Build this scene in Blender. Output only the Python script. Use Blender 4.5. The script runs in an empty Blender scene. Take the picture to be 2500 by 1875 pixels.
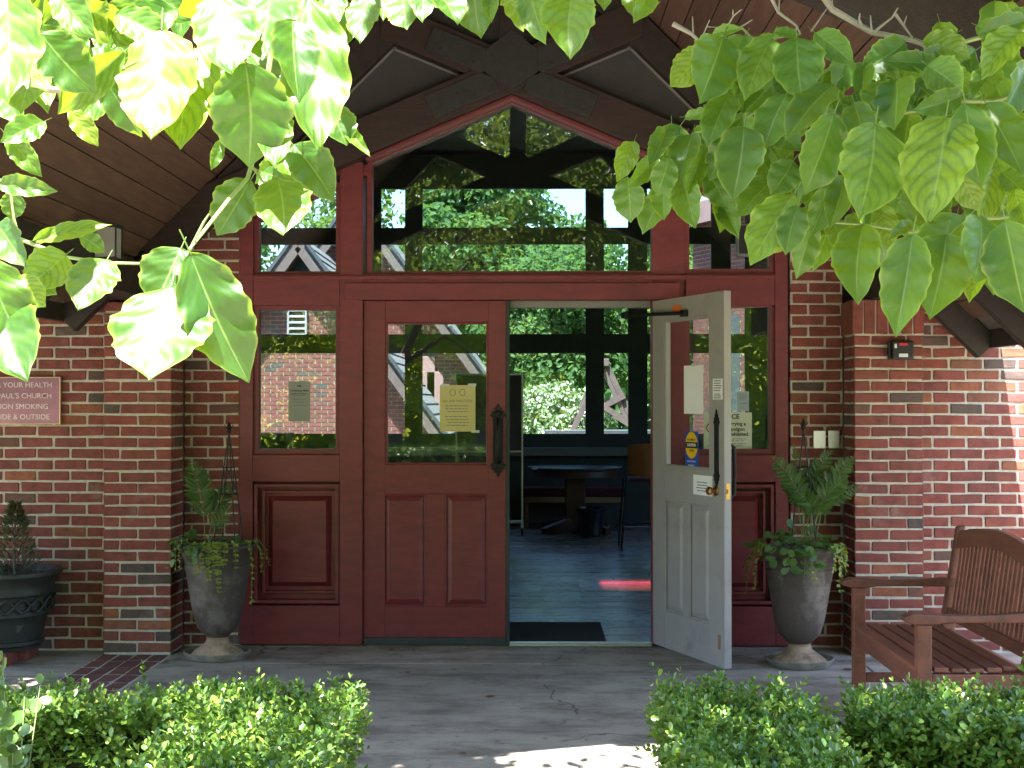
import bpy, math, random
import numpy as np
from mathutils import Matrix, Vector, Euler, noise

R = math.radians
rnd = random.Random(7)
C = bpy.context.scene.collection
SC = bpy.context.scene

# ------------------------------------------------------------------ camera
CAM = Vector((0, 0, 1.5))
F, CX, CY = 3450.0, 1250.0, 937.5          # focal length and centre of the 2500 x 1875 photograph
YAW, PITCH = R(0.83), R(0.755)
cam = bpy.data.cameras.new('camera')
cam.sensor_width = 36.0
cam.lens = F / 2500.0 * 36.0
cam.clip_start, cam.clip_end = 0.05, 600
camo = bpy.data.objects.new('camera', cam)
C.objects.link(camo)
camo.location = CAM
camo.rotation_euler = (R(90) + PITCH, 0, YAW)
SC.camera = camo

# ------------------------------------------------------------------ sky, sun, exposure
SUN_DIR = Vector((0.125, 0.40, -1.0)).normalized()   # the way the light travels
world = bpy.data.worlds.new('World')
SC.world = world
world.use_nodes = True
nt = world.node_tree
sky = nt.nodes.new('ShaderNodeTexSky')
sky.sky_type = 'NISHITA'
sky.sun_disc = False
sky.sun_elevation = math.asin(-SUN_DIR.z)
sky.sun_rotation = math.atan2(-SUN_DIR.x, -SUN_DIR.y)
sky.air_density = 1.0
sky.dust_density = 1.0
sky.ozone_density = 2.0
bg = nt.nodes['Background']
bg.inputs['Strength'].default_value = 0.12
nt.links.new(sky.outputs[0], bg.inputs[0])
sun = bpy.data.lights.new('sun', 'SUN')
sun.energy = 5.0
sun.angle = R(0.5)
sun.color = (1.0, 0.965, 0.93)
suno = bpy.data.objects.new('sun', sun)
C.objects.link(suno)
suno.rotation_euler = SUN_DIR.to_track_quat('-Z', 'Y').to_euler()
suno.location = (-3, -6, 20)
SC.view_settings.view_transform = 'Standard'
SC.view_settings.look = 'None'
SC.view_settings.gamma = 1.0
SC.view_settings.use_curve_mapping = False
SC.view_settings.exposure = 3.1
SC.cycles.use_denoising = True
SC.cycles.max_bounces = 10
SC.cycles.diffuse_bounces = 5
SC.cycles.glossy_bounces = 4
SC.cycles.transparent_max_bounces = 24
SC.cycles.transmission_bounces = 6
SC.cycles.caustics_reflective = False
SC.cycles.caustics_refractive = False
SC.cycles.sample_clamp_indirect = 6.0

# ------------------------------------------------------------------ helpers
_RM = Euler((R(90) + PITCH, 0, YAW)).to_matrix()
K = 1.1302                                  # photograph pixels per measuring pixel


def ray(px, py):
    return _RM @ Vector(((px - CX) / F, -(py - CY) / F, -1.0))


def W(px, py, Y):
    d = ray(px, py)
    return CAM + d * (Y / d.y)


def WD(x, y, Y):
    return W(x * K, y * K, Y)


YD = 8.75


def fx(x, Y=YD):
    return W(x * K, 983, Y).x


def fz(y, Y=YD):
    return W(1250, y * K, Y).z


MINV = {}


def thing(name, label, cat, loc=(0, 0, 0), rz=0.0, group=None, local=False):
    o = bpy.data.objects.new(name, None)
    C.objects.link(o)
    o.empty_display_size = 0.1
    o.location = loc
    o.rotation_euler = (0, 0, rz)
    o['label'] = label
    o['category'] = cat
    if group:
        o['group'] = group
    MINV[o.name] = Matrix.Identity(4) if local else (Matrix.Translation(loc) @ Matrix.Rotation(rz, 4, 'Z')).inverted()
    return o


def tag(o, label=None, cat=None, group=None, kind=None):
    if label: o['label'] = label
    if cat: o['category'] = cat
    if group: o['group'] = group
    if kind: o['kind'] = kind
    return o


def link(name, me, parent=None, m=None):
    o = bpy.data.objects.new(name, me)
    C.objects.link(o)
    if parent is not None:
        o.parent = parent
        if parent.name in MINV:
            o.matrix_parent_inverse = MINV[parent.name]
    if m is not None:
        o.matrix_basis = m
    return o


class MB:
    def __init__(s):
        s.v, s.f, s.uv = [], [], None

    def box(s, x0, x1, y0, y1, z0, z1):
        if x0 > x1: x0, x1 = x1, x0
        if y0 > y1: y0, y1 = y1, y0
        if z0 > z1: z0, z1 = z1, z0
        n = len(s.v)
        s.v += [(x0, y0, z0), (x1, y0, z0), (x1, y1, z0), (x0, y1, z0),
                (x0, y0, z1), (x1, y0, z1), (x1, y1, z1), (x0, y1, z1)]
        s.f += [tuple(n + i for i in q) for q in
                ((3, 2, 1, 0), (4, 5, 6, 7), (0, 1, 5, 4), (1, 2, 6, 5), (2, 3, 7, 6), (3, 0, 4, 7))]
        return s

    def hexa(s, pts):          # 8 points, bottom ring then top ring
        n = len(s.v)
        s.v += [tuple(p) for p in pts]
        s.f += [tuple(n + i for i in q) for q in
                ((3, 2, 1, 0), (4, 5, 6, 7), (0, 1, 5, 4), (1, 2, 6, 5), (2, 3, 7, 6), (3, 0, 4, 7))]
        return s

    def bar(s, a, b, w, h, up=(0, 0, 1)):    # a box from a to b, w wide and h tall
        a, b = Vector(a), Vector(b)
        d = (b - a).normalized()
        u = Vector(up)
        sd = d.cross(u)
        if sd.length < 1e-4:
            sd = d.cross(Vector((0, 1, 0)))
        sd.normalize()
        u = sd.cross(d).normalized()
        sd *= w / 2
        u = u * (h / 2)
        s.hexa([a - sd - u, a + sd - u, b + sd - u, b - sd - u, a - sd + u, a + sd + u, b + sd + u, b - sd + u])
        return s

    def prism_y(s, poly, y0, y1):            # polygon in (x, z), from y0 to y1
        n, k = len(s.v), len(poly)
        s.v += [(x, y0, z) for x, z in poly] + [(x, y1, z) for x, z in poly]
        s.f.append(tuple(range(n, n + k)))
        s.f.append(tuple(range(n + 2 * k - 1, n + k - 1, -1)))
        for i in range(k):
            j = (i + 1) % k
            s.f.append((n + i, n + k + i, n + k + j, n + j))
        return s

    def tube(s, pts, r, n=6, cap=True):
        pts = [Vector(p) for p in pts]
        rs = r if isinstance(r, (list, tuple)) else [r] * len(pts)
        base = len(s.v)
        prev = None
        for i, p in enumerate(pts):
            d = (pts[min(i + 1, len(pts) - 1)] - pts[max(i - 1, 0)])
            d.normalize()
            ref = Vector((0, 0, 1)) if abs(d.z) < 0.9 else Vector((1, 0, 0))
            if prev is None:
                a = d.cross(ref).normalized()
            else:
                a = (prev - d * prev.dot(d))
                a = a.normalized() if a.length > 1e-6 else d.cross(ref).normalized()
            prev = a
            b = d.cross(a)
            for k in range(n):
                t = 2 * math.pi * k / n
                q = p + (a * math.cos(t) + b * math.sin(t)) * rs[i]
                s.v.append(tuple(q))
        for i in range(len(pts) - 1):
            for k in range(n):
                k2 = (k + 1) % n
                s.f.append((base + i * n + k, base + i * n + k2, base + (i + 1) * n + k2, base + (i + 1) * n + k))
        if cap:
            s.f.append(tuple(base + k for k in reversed(range(n))))
            s.f.append(tuple(base + (len(pts) - 1) * n + k for k in range(n)))
        return s

    def lathe(s, prof, n=32, c=(0, 0, 0), jit=0.0):
        base = len(s.v)
        for r, z in prof:
            for k in range(n):
                t = 2 * math.pi * k / n
                j = 1 + jit * (noise.noise(Vector((math.cos(t) * 2, math.sin(t) * 2, z * 9))))
                s.v.append((c[0] + r * j * math.cos(t), c[1] + r * j * math.sin(t), c[2] + z))
        m = len(prof)
        for i in range(m - 1):
            for k in range(n):
                k2 = (k + 1) % n
                s.f.append((base + i * n + k, base + i * n + k2, base + (i + 1) * n + k2, base + (i + 1) * n + k))
        s.f.append(tuple(base + k for k in reversed(range(n))))
        s.f.append(tuple(base + (m - 1) * n + k for k in range(n)))
        return s

    def mesh(s, name, mat=None, smooth=False):
        me = bpy.data.meshes.new(name)
        me.from_pydata(s.v, [], s.f)
        if mat: me.materials.append(mat)
        if smooth:
            me.polygons.foreach_set('use_smooth', [True] * len(me.polygons))
        me.update()
        return me

    def build(s, name, mat, parent=None, smooth=False, bevel=0.0, seg=2):
        o = link(name, s.mesh(name, mat, smooth), parent)
        if bevel:
            b = o.modifiers.new('bevel', 'BEVEL')
            b.width = bevel
            b.segments = seg
            b.limit_method = 'ANGLE'
            b.angle_limit = R(35)
        elif smooth:
            o.data.set_sharp_from_angle(angle=R(40))
        return o


def structure(name, mb, mat, label=None, **k):
    o = mb.build(name, mat, **k)
    o['kind'] = 'structure'
    if label:
        o['label'] = label
    return o


# ------------------------------------------------------------------ materials
def newmat(name):
    m = bpy.data.materials.new(name)
    m.use_nodes = True
    return m, m.node_tree.nodes, m.node_tree.links, m.node_tree.nodes['Principled BSDF']


def nd(N, t, **k):
    n = N.new('ShaderNode' + t)
    for a, b in k.items():
        setattr(n, a, b)
    return n


def ramp(N, stops, interp='LINEAR'):
    r = N.new('ShaderNodeValToRGB')
    r.color_ramp.interpolation = interp
    e = r.color_ramp.elements
    while len(e) < len(stops):
        e.new(0.5)
    for i, (p, c) in enumerate(stops):
        e[i].position = p
        e[i].color = (*c, 1) if len(c) == 3 else c
    return r


def mixc(N, L, fac, a, b, mode='MIX'):
    m = N.new('ShaderNodeMix')
    m.data_type = 'RGBA'
    m.blend_type = mode
    for sock, val in ((m.inputs[0], fac), (m.inputs[6], a), (m.inputs[7], b)):
        if hasattr(val, 'is_output') or hasattr(val, 'node'):
            L.new(val, sock)
        else:
            sock.default_value = val if not isinstance(val, tuple) else (*val[:3], 1)
    return m.outputs[2]


def M(name, col, rough=0.6, var=0.12, scale=6.0, bump=0.0, bscale=60.0, metallic=0.0, spec=0.5, stretch=None,
      coat=0.0, dirt=None, objvar=0.0, rvar=0.0):
    m, N, L, P = newmat(name)
    tc = nd(N, 'TexCoord')
    mp = nd(N, 'Mapping')
    if stretch: mp.inputs['Scale'].default_value = stretch
    L.new(tc.outputs['Object'], mp.inputs[0])
    if objvar:
        oi = nd(N, 'ObjectInfo')
        mu = nd(N, 'Math', operation='MULTIPLY'); mu.inputs[1].default_value = 37.0
        L.new(oi.outputs['Random'], mu.inputs[0])
        ad = nd(N, 'VectorMath', operation='ADD')
        L.new(mp.outputs[0], ad.inputs[0]); L.new(mu.outputs[0], ad.inputs[1])
        vec = ad.outputs[0]
    else:
        vec = mp.outputs[0]
    nz = nd(N, 'TexNoise'); nz.inputs['Scale'].default_value = scale; nz.inputs['Detail'].default_value = 6
    nz.inputs['Roughness'].default_value = 0.65
    L.new(vec, nz.inputs['Vector'])
    lo = tuple(max(0, c * (1 - var)) for c in col)
    hi = tuple(min(1, c * (1 + var)) for c in col)
    rp = ramp(N, [(0.3, lo), (0.7, hi)])
    L.new(nz.outputs['Fac'], rp.inputs[0])
    out = rp.outputs[0]
    if objvar:
        hs = nd(N, 'HueSaturation')
        mr = nd(N, 'MapRange'); mr.inputs[3].default_value = 1 - objvar; mr.inputs[4].default_value = 1 + objvar
        L.new(oi.outputs['Random'], mr.inputs[0]); L.new(mr.outputs[0], hs.inputs['Value'])
        L.new(out, hs.inputs['Color']); out = hs.outputs[0]
    if dirt:
        dcol, dscale, lo_, hi_ = dirt
        n2 = nd(N, 'TexNoise'); n2.inputs['Scale'].default_value = dscale; n2.inputs['Detail'].default_value = 8
        n2.inputs['Roughness'].default_value = 0.7
        L.new(vec, n2.inputs['Vector'])
        r2 = ramp(N, [(lo_, (0, 0, 0)), (hi_, (1, 1, 1))])
        L.new(n2.outputs['Fac'], r2.inputs[0])
        out = mixc(N, L, r2.outputs[0], out, dcol)
    L.new(out, P.inputs['Base Color'])
    P.inputs['Roughness'].default_value = rough
    if rvar:
        mr = nd(N, 'MapRange'); mr.inputs[3].default_value = rough - rvar; mr.inputs[4].default_value = rough + rvar
        L.new(nz.outputs['Fac'], mr.inputs[0]); L.new(mr.outputs[0], P.inputs['Roughness'])
    P.inputs['Metallic'].default_value = metallic
    P.inputs['Specular IOR Level'].default_value = spec
    P.inputs['Coat Weight'].default_value = coat
    if bump:
        nb = nd(N, 'TexNoise'); nb.inputs['Scale'].default_value = bscale; nb.inputs['Detail'].default_value = 5
        L.new(vec, nb.inputs['Vector'])
        bp = nd(N, 'Bump'); bp.inputs['Strength'].default_value = bump; bp.inputs['Distance'].default_value = 0.01
        L.new(nb.outputs['Fac'], bp.inputs['Height']); L.new(bp.outputs[0], P.inputs['Normal'])
    return m


def brick_mat(name, island=False):
    m, N, L, P = newmat(name)
    if island:
        g = nd(N, 'NewGeometry'); rv = g.outputs['Random Per Island']
    else:
        g = nd(N, 'ObjectInfo'); rv = g.outputs['Random']
    tc = nd(N, 'TexCoord')
    mu = nd(N, 'Math', operation='MULTIPLY'); mu.inputs[1].default_value = 53.0
    L.new(rv, mu.inputs[0])
    ad = nd(N, 'VectorMath', operation='ADD')
    L.new(tc.outputs['Object'], ad.inputs[0]); L.new(mu.outputs[0], ad.inputs[1])
    rp = ramp(N, [(0.0, (0.115, 0.085, 0.076)), (0.07, (0.14, 0.09, 0.074)), (0.09, (0.245, 0.076, 0.062)),
                  (0.35, (0.275, 0.079, 0.063)), (0.6, (0.225, 0.073, 0.061)), (0.78, (0.265, 0.080, 0.066)),
                  (0.88, (0.20, 0.075, 0.052)), (0.93, (0.33, 0.115, 0.065)), (1.0, (0.16, 0.08, 0.06))])
    L.new(rv, rp.inputs[0])
    n1 = nd(N, 'TexNoise'); n1.inputs['Scale'].default_value = 14; n1.inputs['Detail'].default_value = 7
    n1.inputs['Roughness'].default_value = 0.7
    L.new(ad.outputs[0], n1.inputs['Vector'])
    r1 = ramp(N, [(0.25, (0.55, 0.55, 0.58)), (0.55, (1, 1, 1)), (0.8, (1.25, 1.2, 1.15))])
    L.new(n1.outputs['Fac'], r1.inputs[0])
    col = mixc(N, L, 1.0, rp.outputs[0], r1.outputs[0], 'MULTIPLY')
    n2 = nd(N, 'TexNoise'); n2.inputs['Scale'].default_value = 190; n2.inputs['Detail'].default_value = 3
    L.new(ad.outputs[0], n2.inputs['Vector'])
    r2 = ramp(N, [(0.62, (0, 0, 0)), (0.72, (0.6, 0.6, 0.6))])
    L.new(n2.outputs['Fac'], r2.inputs[0])
    col = mixc(N, L, r2.outputs[0], col, (0.05, 0.03, 0.027))
    gp = nd(N, 'NewGeometry')
    n3 = nd(N, 'TexNoise'); n3.inputs['Scale'].default_value = 2.6; n3.inputs['Detail'].default_value = 9
    n3.inputs['Roughness'].default_value = 0.72
    L.new(gp.outputs['Position'], n3.inputs['Vector'])
    r3 = ramp(N, [(0.58, (0, 0, 0)), (0.74, (.32, .32, .32))])
    L.new(n3.outputs['Fac'], r3.inputs[0])
    if not island: col = mixc(N, L, r3.outputs[0], col, (0.46, 0.38, 0.34))
    r5 = ramp(N, [(0.30, (.45, .45, .45)), (0.42, (0, 0, 0))])
    L.new(n3.outputs['Fac'], r5.inputs[0])
    col = mixc(N, L, r5.outputs[0], col, (0.075, 0.05, 0.045))
    L.new(col, P.inputs['Base Color'])
    P.inputs['Roughness'].default_value = 0.85
    P.inputs['Specular IOR Level'].default_value = 0.25
    bp = nd(N, 'Bump'); bp.inputs['Strength'].default_value = 0.45; bp.inputs['Distance'].default_value = 0.004
    L.new(n2.outputs['Fac'], bp.inputs['Height']); L.new(bp.outputs[0], P.inputs['Normal'])
    return m


def glass_mat(name, tint=(0.92, 0.97, 0.95), extra=0.0, rough=0.0, layers=3.0):
    m, N, L, P = newmat(name)
    N.remove(P)
    out = N['Material Output']
    fr = nd(N, 'Fresnel'); fr.inputs['IOR'].default_value = 1.52
    tr = nd(N, 'BsdfTransparent'); tr.inputs[0].default_value = (*tint, 1)
    gl = nd(N, 'BsdfGlossy'); gl.inputs['Roughness'].default_value = rough
    tc = nd(N, 'TexCoord'); nz = nd(N, 'TexNoise'); nz.inputs['Scale'].default_value = 1.7
    nz.inputs['Detail'].default_value = 1
    L.new(tc.outputs['Object'], nz.inputs['Vector'])
    bp = nd(N, 'Bump'); bp.inputs['Strength'].default_value = 0.05; bp.inputs['Distance'].default_value = 0.02
    L.new(nz.outputs['Fac'], bp.inputs['Height']); L.new(bp.outputs[0], gl.inputs['Normal'])
    ge = nd(N, 'NewGeometry')
    iv = nd(N, 'Math', operation='SUBTRACT'); iv.inputs[0].default_value = 1.0
    L.new(ge.outputs['Backfacing'], iv.inputs[1])
    a = nd(N, 'Math', operation='MULTIPLY_ADD', use_clamp=True); a.inputs[1].default_value = layers; a.inputs[2].default_value = extra
    L.new(fr.outputs[0], a.inputs[0])
    a2 = nd(N, 'Math', operation='MULTIPLY'); L.new(a.outputs[0], a2.inputs[0]); L.new(iv.outputs[0], a2.inputs[1])
    fac = a2.outputs[0]
    mx = nd(N, 'MixShader')
    L.new(fac, mx.inputs[0]); L.new(tr.outputs[0], mx.inputs[1]); L.new(gl.outputs[0], mx.inputs[2])
    L.new(mx.outputs[0], out.inputs[0])
    return m


def foliage_mat(name, stops, trans=0.35, rough=0.45, tcol=(0.35, 0.5, 0.06), veins=False, spec=0.5, source='island'):
    """leaf colour by leaf, light passing through from behind, veins along the leaf where it is large"""
    m, N, L, P = newmat(name)
    out = N['Material Output']
    if source == 'island':
        g = nd(N, 'NewGeometry'); rv = g.outputs['Random Per Island']
    else:
        g = nd(N, 'ObjectInfo'); rv = g.outputs['Random']
    rp = ramp(N, stops)
    L.new(rv, rp.inputs[0])
    col = rp.outputs[0]
    if veins:
        uv = nd(N, 'UVMap'); uv.uv_map = 'UVMap'
        sp = nd(N, 'SeparateXYZ'); L.new(uv.outputs[0], sp.inputs[0])
        def math_(op, a, b=None, c=None):
            q = nd(N, 'Math', operation=op)
            for i, x in enumerate((a, b, c)):
                if x is None: continue
                if hasattr(x, 'node'): L.new(x, q.inputs[i])
                else: q.inputs[i].default_value = x
            return q.outputs[0]
        au = math_('ABSOLUTE', math_('MULTIPLY_ADD', sp.outputs[0], 2.0, -1.0))     # 0 at the midrib, 1 at the edge
        pw = math_('POWER', au, 1.5)
        ph = math_('SUBTRACT', sp.outputs[1], math_('ADD', math_('MULTIPLY', pw, 0.30), math_('MULTIPLY', au, 0.10)))
        nz0 = nd(N, 'TexNoise'); nz0.inputs['Scale'].default_value = 7
        L.new(uv.outputs[0], nz0.inputs['Vector'])
        ph = math_('ADD', ph, math_('MULTIPLY', nz0.outputs['Fac'], 0.03))
        wv = math_('SINE', math_('MULTIPLY', ph, 2 * math.pi * 7.0))
        ribs = math_('POWER', math_('MULTIPLY_ADD', wv, 0.5, 0.5), 3.5)
        mid = nd(N, 'MapRange'); mid.inputs[1].default_value = 0.0; mid.inputs[2].default_value = 0.05
        mid.inputs[3].default_value = 1.0; mid.inputs[4].default_value = 0.0
        L.new(au, mid.inputs[0])
        nz = nd(N, 'TexNoise'); nz.inputs['Scale'].default_value = 16; nz.inputs['Detail'].default_value = 5
        L.new(uv.outputs[0], nz.inputs['Vector'])
        rz = ramp(N, [(0.3, (0.7, 0.78, 0.75)), (0.7, (1.25, 1.15, 1.0))])
        L.new(nz.outputs['Fac'], rz.inputs[0])
        col = mixc(N, L, 1.0, col, rz.outputs[0], 'MULTIPLY')
        col = mixc(N, L, math_('MULTIPLY', ribs, 0.72), col, (0.035, 0.085, 0.022))
        col = mixc(N, L, math_('MULTIPLY', mid.outputs[0], 0.6), col, (0.30, 0.40, 0.12))
        edge = nd(N, 'MapRange'); edge.inputs[1].default_value = 0.86; edge.inputs[2].default_value = 1.0
        edge.inputs[3].default_value = 0.0; edge.inputs[4].default_value = 0.5
        L.new(au, edge.inputs[0])
        col = mixc(N, L, edge.outputs[0], col, (0.34, 0.42, 0.06))
        nf = nd(N, 'TexNoise'); nf.inputs['Scale'].default_value = 45; nf.inputs['Detail'].default_value = 3
        L.new(uv.outputs[0], nf.inputs['Vector'])
        hgt = math_('ADD', math_('MULTIPLY', wv, -0.5), math_('MULTIPLY', nf.outputs['Fac'], 0.35))
        bp = nd(N, 'Bump'); bp.inputs['Strength'].default_value = 0.11; bp.inputs['Distance'].default_value = 0.003
        L.new(hgt, bp.inputs['Height']); L.new(bp.outputs[0], P.inputs['Normal'])
    L.new(col, P.inputs['Base Color'])
    P.inputs['Roughness'].default_value = rough
    P.inputs['Specular IOR Level'].default_value = spec
    tl = nd(N, 'BsdfTranslucent')
    tm = mixc(N, L, 0.75, col, tcol)
    L.new(tm, tl.inputs[0])
    mx = nd(N, 'MixShader'); mx.inputs[0].default_value = trans
    L.new(P.outputs[0], mx.inputs[1]); L.new(tl.outputs[0], mx.inputs[2])
    L.new(mx.outputs[0], out.inputs[0])
    return m


def concrete_mat():
    m, N, L, P = newmat('concrete')
    tc = nd(N, 'TexCoord')
    def noi(scale, det=8, rough=.65, stretch=None):
        v = tc.outputs['Object']
        if stretch:
            mp = nd(N, 'Mapping'); mp.inputs['Scale'].default_value = stretch
            L.new(v, mp.inputs[0]); v = mp.outputs[0]
        n = nd(N, 'TexNoise'); n.inputs['Scale'].default_value = scale; n.inputs['Detail'].default_value = det
        n.inputs['Roughness'].default_value = rough
        L.new(v, n.inputs['Vector']); return n.outputs['Fac']
    r0 = ramp(N, [(0.3, (0.29, 0.248, 0.20)), (0.7, (0.48, 0.42, 0.345))])
    L.new(noi(1.1), r0.inputs[0])
    r1 = ramp(N, [(0.38, (0.42, 0.40, 0.38)), (0.55, (1, 1, 1))])
    L.new(noi(2.6, 9, .72, (0.7, 1.5, 1)), r1.inputs[0])
    col = mixc(N, L, 0.85, r0.outputs[0], r1.outputs[0], 'MULTIPLY')
    r2 = ramp(N, [(0.64, (1, 1, 1)), (0.70, (0.5, 0.47, 0.44))])
    L.new(noi(13, 4, .5, (0.8, 1, 1)), r2.inputs[0])
    col = mixc(N, L, 0.8, col, r2.outputs[0], 'MULTIPLY')
    r3 = ramp(N, [(0.35, (0.82, 0.82, 0.82)), (0.65, (1.15, 1.15, 1.15))])
    L.new(noi(120, 3), r3.inputs[0])
    col = mixc(N, L, 1.0, col, r3.outputs[0], 'MULTIPLY')
    # hairline cracks
    vo = nd(N, 'TexVoronoi', feature='DISTANCE_TO_EDGE'); vo.inputs['Scale'].default_value = 0.75
    w = nd(N, 'TexNoise'); w.inputs['Scale'].default_value = 3.0; w.inputs['Detail'].default_value = 6
    L.new(tc.outputs['Object'], w.inputs['Vector'])
    ad = nd(N, 'VectorMath', operation='MULTIPLY_ADD'); ad.inputs[1].default_value = (.35, .35, .0)
    L.new(w.outputs['Color'], ad.inputs[0]); L.new(tc.outputs['Object'], ad.inputs[2])
    L.new(ad.outputs[0], vo.inputs['Vector'])
    r4 = ramp(N, [(0.0, (1, 1, 1)), (0.008, (0, 0, 0))])
    L.new(vo.outputs['Distance'], r4.inputs[0])
    n5 = ramp(N, [(0.47, (0, 0, 0)), (0.56, (.9, .9, .9))]); L.new(noi(1.3, 3), n5.inputs[0])
    cr = mixc(N, L, 1.0, r4.outputs[0], n5.outputs[0], 'MULTIPLY')
    col = mixc(N, L, cr, col, (0.06, 0.05, 0.045))
    L.new(col, P.inputs['Base Color'])
    P.inputs['Roughness'].default_value = 0.78
    bp = nd(N, 'Bump'); bp.inputs['Strength'].default_value = 0.25; bp.inputs['Distance'].default_value = 0.004
    L.new(noi(90, 5), bp.inputs['Height']); L.new(bp.outputs[0], P.inputs['Normal'])
    return m


def slate_mat():
    m, N, L, P = newmat('slate_tile')
    oi = nd(N, 'ObjectInfo'); tc = nd(N, 'TexCoord')
    rp = ramp(N, [(0, (0.115, 0.095, 0.095)), (0.35, (0.22, 0.175, 0.15)), (0.6, (0.34, 0.24, 0.185)), (0.8, (0.15, 0.135, 0.14)), (1, (0.44, 0.32, 0.24))])
    L.new(oi.outputs['Random'], rp.inputs[0])
    mu = nd(N, 'Math', operation='MULTIPLY'); mu.inputs[1].default_value = 41
    L.new(oi.outputs['Random'], mu.inputs[0])
    mp = nd(N, 'Mapping'); mp.inputs['Scale'].default_value = (1.0, 12, 1)
    L.new(tc.outputs['Object'], mp.inputs[0])
    ad = nd(N, 'VectorMath', operation='ADD'); L.new(mp.outputs[0], ad.inputs[0]); L.new(mu.outputs[0], ad.inputs[1])
    nz = nd(N, 'TexNoise'); nz.inputs['Scale'].default_value = 4; nz.inputs['Detail'].default_value = 8
    nz.inputs['Roughness'].default_value = .7; L.new(ad.outputs[0], nz.inputs['Vector'])
    r1 = ramp(N, [(0.3, (0.35, 0.35, 0.35)), (0.7, (1.6, 1.6, 1.6))]); L.new(nz.outputs['Fac'], r1.inputs[0])
    L.new(mixc(N, L, 1.0, rp.outputs[0], r1.outputs[0], 'MULTIPLY'), P.inputs['Base Color'])
    mr = nd(N, 'MapRange'); mr.inputs[3].default_value = 0.06; mr.inputs[4].default_value = 0.50
    L.new(nz.outputs['Fac'], mr.inputs[0]); L.new(mr.outputs[0], P.inputs['Roughness'])
    P.inputs['Specular IOR Level'].default_value = 1.0
    bp = nd(N, 'Bump'); bp.inputs['Strength'].default_value = 0.12; bp.inputs['Distance'].default_value = 0.006
    L.new(nz.outputs['Fac'], bp.inputs['Height']); L.new(bp.outputs[0], P.inputs['Normal'])
    return m


RED = M('red_paint', (0.185, 0.026, 0.031), rough=0.42, var=0.2, scale=3, bump=0.10, bscale=45, stretch=(2, 2, 8),
        dirt=((0.11, 0.020, 0.024), 2.2, 0.52, 0.8), rvar=.06)
GREYP = M('grey_door_paint', (0.345, 0.315, 0.315), rough=0.45, var=0.07, scale=4, bump=0.06, bscale=50,
          dirt=((0.22, 0.19, 0.18), 3.4, 0.55, 0.75))
BRICK = brick_mat('brick')
BRICKI = brick_mat('brick_far', island=True)
MORTAR = M('mortar', (0.55, 0.49, 0.41), rough=0.95, var=0.2, scale=25, bump=0.6, bscale=150)
CONC = concrete_mat()
SLATE = slate_mat()
TIMBER = M('dark_timber', (0.028, 0.019, 0.0145), rough=0.7, var=0.3, scale=5, bump=0.25, bscale=30, stretch=(4, 1, 4), objvar=.12)
CHORDM = M('stained_beam', (0.036, 0.018, 0.014), rough=0.6, var=0.25, scale=4, bump=0.2, bscale=30, stretch=(1, 4, 8))
PLANK = M('ceiling_board', (0.155, 0.086, 0.06), rough=0.65, var=0.28, scale=3.2, bump=0.15, bscale=22, stretch=(9, 1, 9), objvar=.14,
          dirt=((0.075, 0.035, 0.02), 4.5, 0.62, 0.72))
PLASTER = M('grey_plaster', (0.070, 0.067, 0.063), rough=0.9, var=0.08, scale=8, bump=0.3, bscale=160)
STEELD = M('blackened_steel', (0.045, 0.045, 0.042), rough=0.55, var=0.2, scale=20, metallic=0.4, bump=.1)
IRON = M('black_iron', (0.010, 0.0095, 0.009), rough=0.5, var=0.25, scale=40, bump=0.3, bscale=130, spec=.3)
BRASS = M('brass', (0.55, 0.30, 0.12), rough=0.28, var=0.15, metallic=1.0)
ALU = M('aluminium', (0.62, 0.62, 0.63), rough=0.3, var=0.08, metallic=1.0)
STAINLESS = M('stainless_plate', (0.66, 0.66, 0.68), rough=0.38, var=0.05, metallic=0.9)
GLASS = glass_mat('window_glass', (0.95, 0.975, 0.965), extra=0.01)
DOORGLASS = glass_mat('door_glass', (0.96, 0.975, 0.97), layers=1.1)
REARGLASS = glass_mat('rear_glass', (0.665, 0.765, 0.79))
REDGLASS = glass_mat('red_glass', (0.50, 0.17, 0.27))
AMBERGLASS = glass_mat('amber_glass', (0.30, 0.15, 0.11))
FAINTGLASS = glass_mat('faint_red_glass', (0.20, 0.10, 0.09))
ROSEGLASS = glass_mat('rose_glass', (0.38, 0.14, 0.20))
LAMPGLASS = M('frosted_lens', (0.45, 0.44, 0.42), rough=0.35, var=0.08)
TEAK = M('oiled_hardwood', (0.195, 0.068, 0.041), rough=0.5, var=0.3, scale=3.5, bump=0.15, bscale=30, stretch=(6, 1, 6), objvar=.15,
         dirt=((0.09, 0.035, 0.02), 3.0, 0.55, 0.8))
URN = M('weathered_urn', (0.070, 0.052, 0.045), rough=0.75, var=0.25, scale=5, bump=0.25, bscale=80,
        dirt=((0.19, 0.155, 0.135), 3.5, 0.54, 0.70))
TERRA = M('bare_terracotta', (0.42, 0.28, 0.18), rough=0.85, var=0.3, scale=7, bump=0.3, bscale=90, dirt=((0.13, 0.09, 0.06), 6, .5, .7))
SAUCERM = M('mossy_saucer', (0.24, 0.22, 0.18), rough=0.9, var=0.35, scale=9, bump=0.4, bscale=90, dirt=((0.10, 0.09, 0.06), 7, .5, .7))
POTM = M('glazed_black_pot', (0.022, 0.026, 0.024), rough=0.55, var=0.35, scale=9, bump=0.2, bscale=60, dirt=((0.14, 0.14, 0.125), 5, .63, .75))
SOIL = M('potting_soil', (0.04, 0.028, 0.02), rough=1, var=.4, scale=30, bump=1, bscale=80)
MULCH = M('bark_mulch', (0.085, 0.055, 0.04), rough=1, var=.5, scale=18, bump=1.0, bscale=40)
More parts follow.
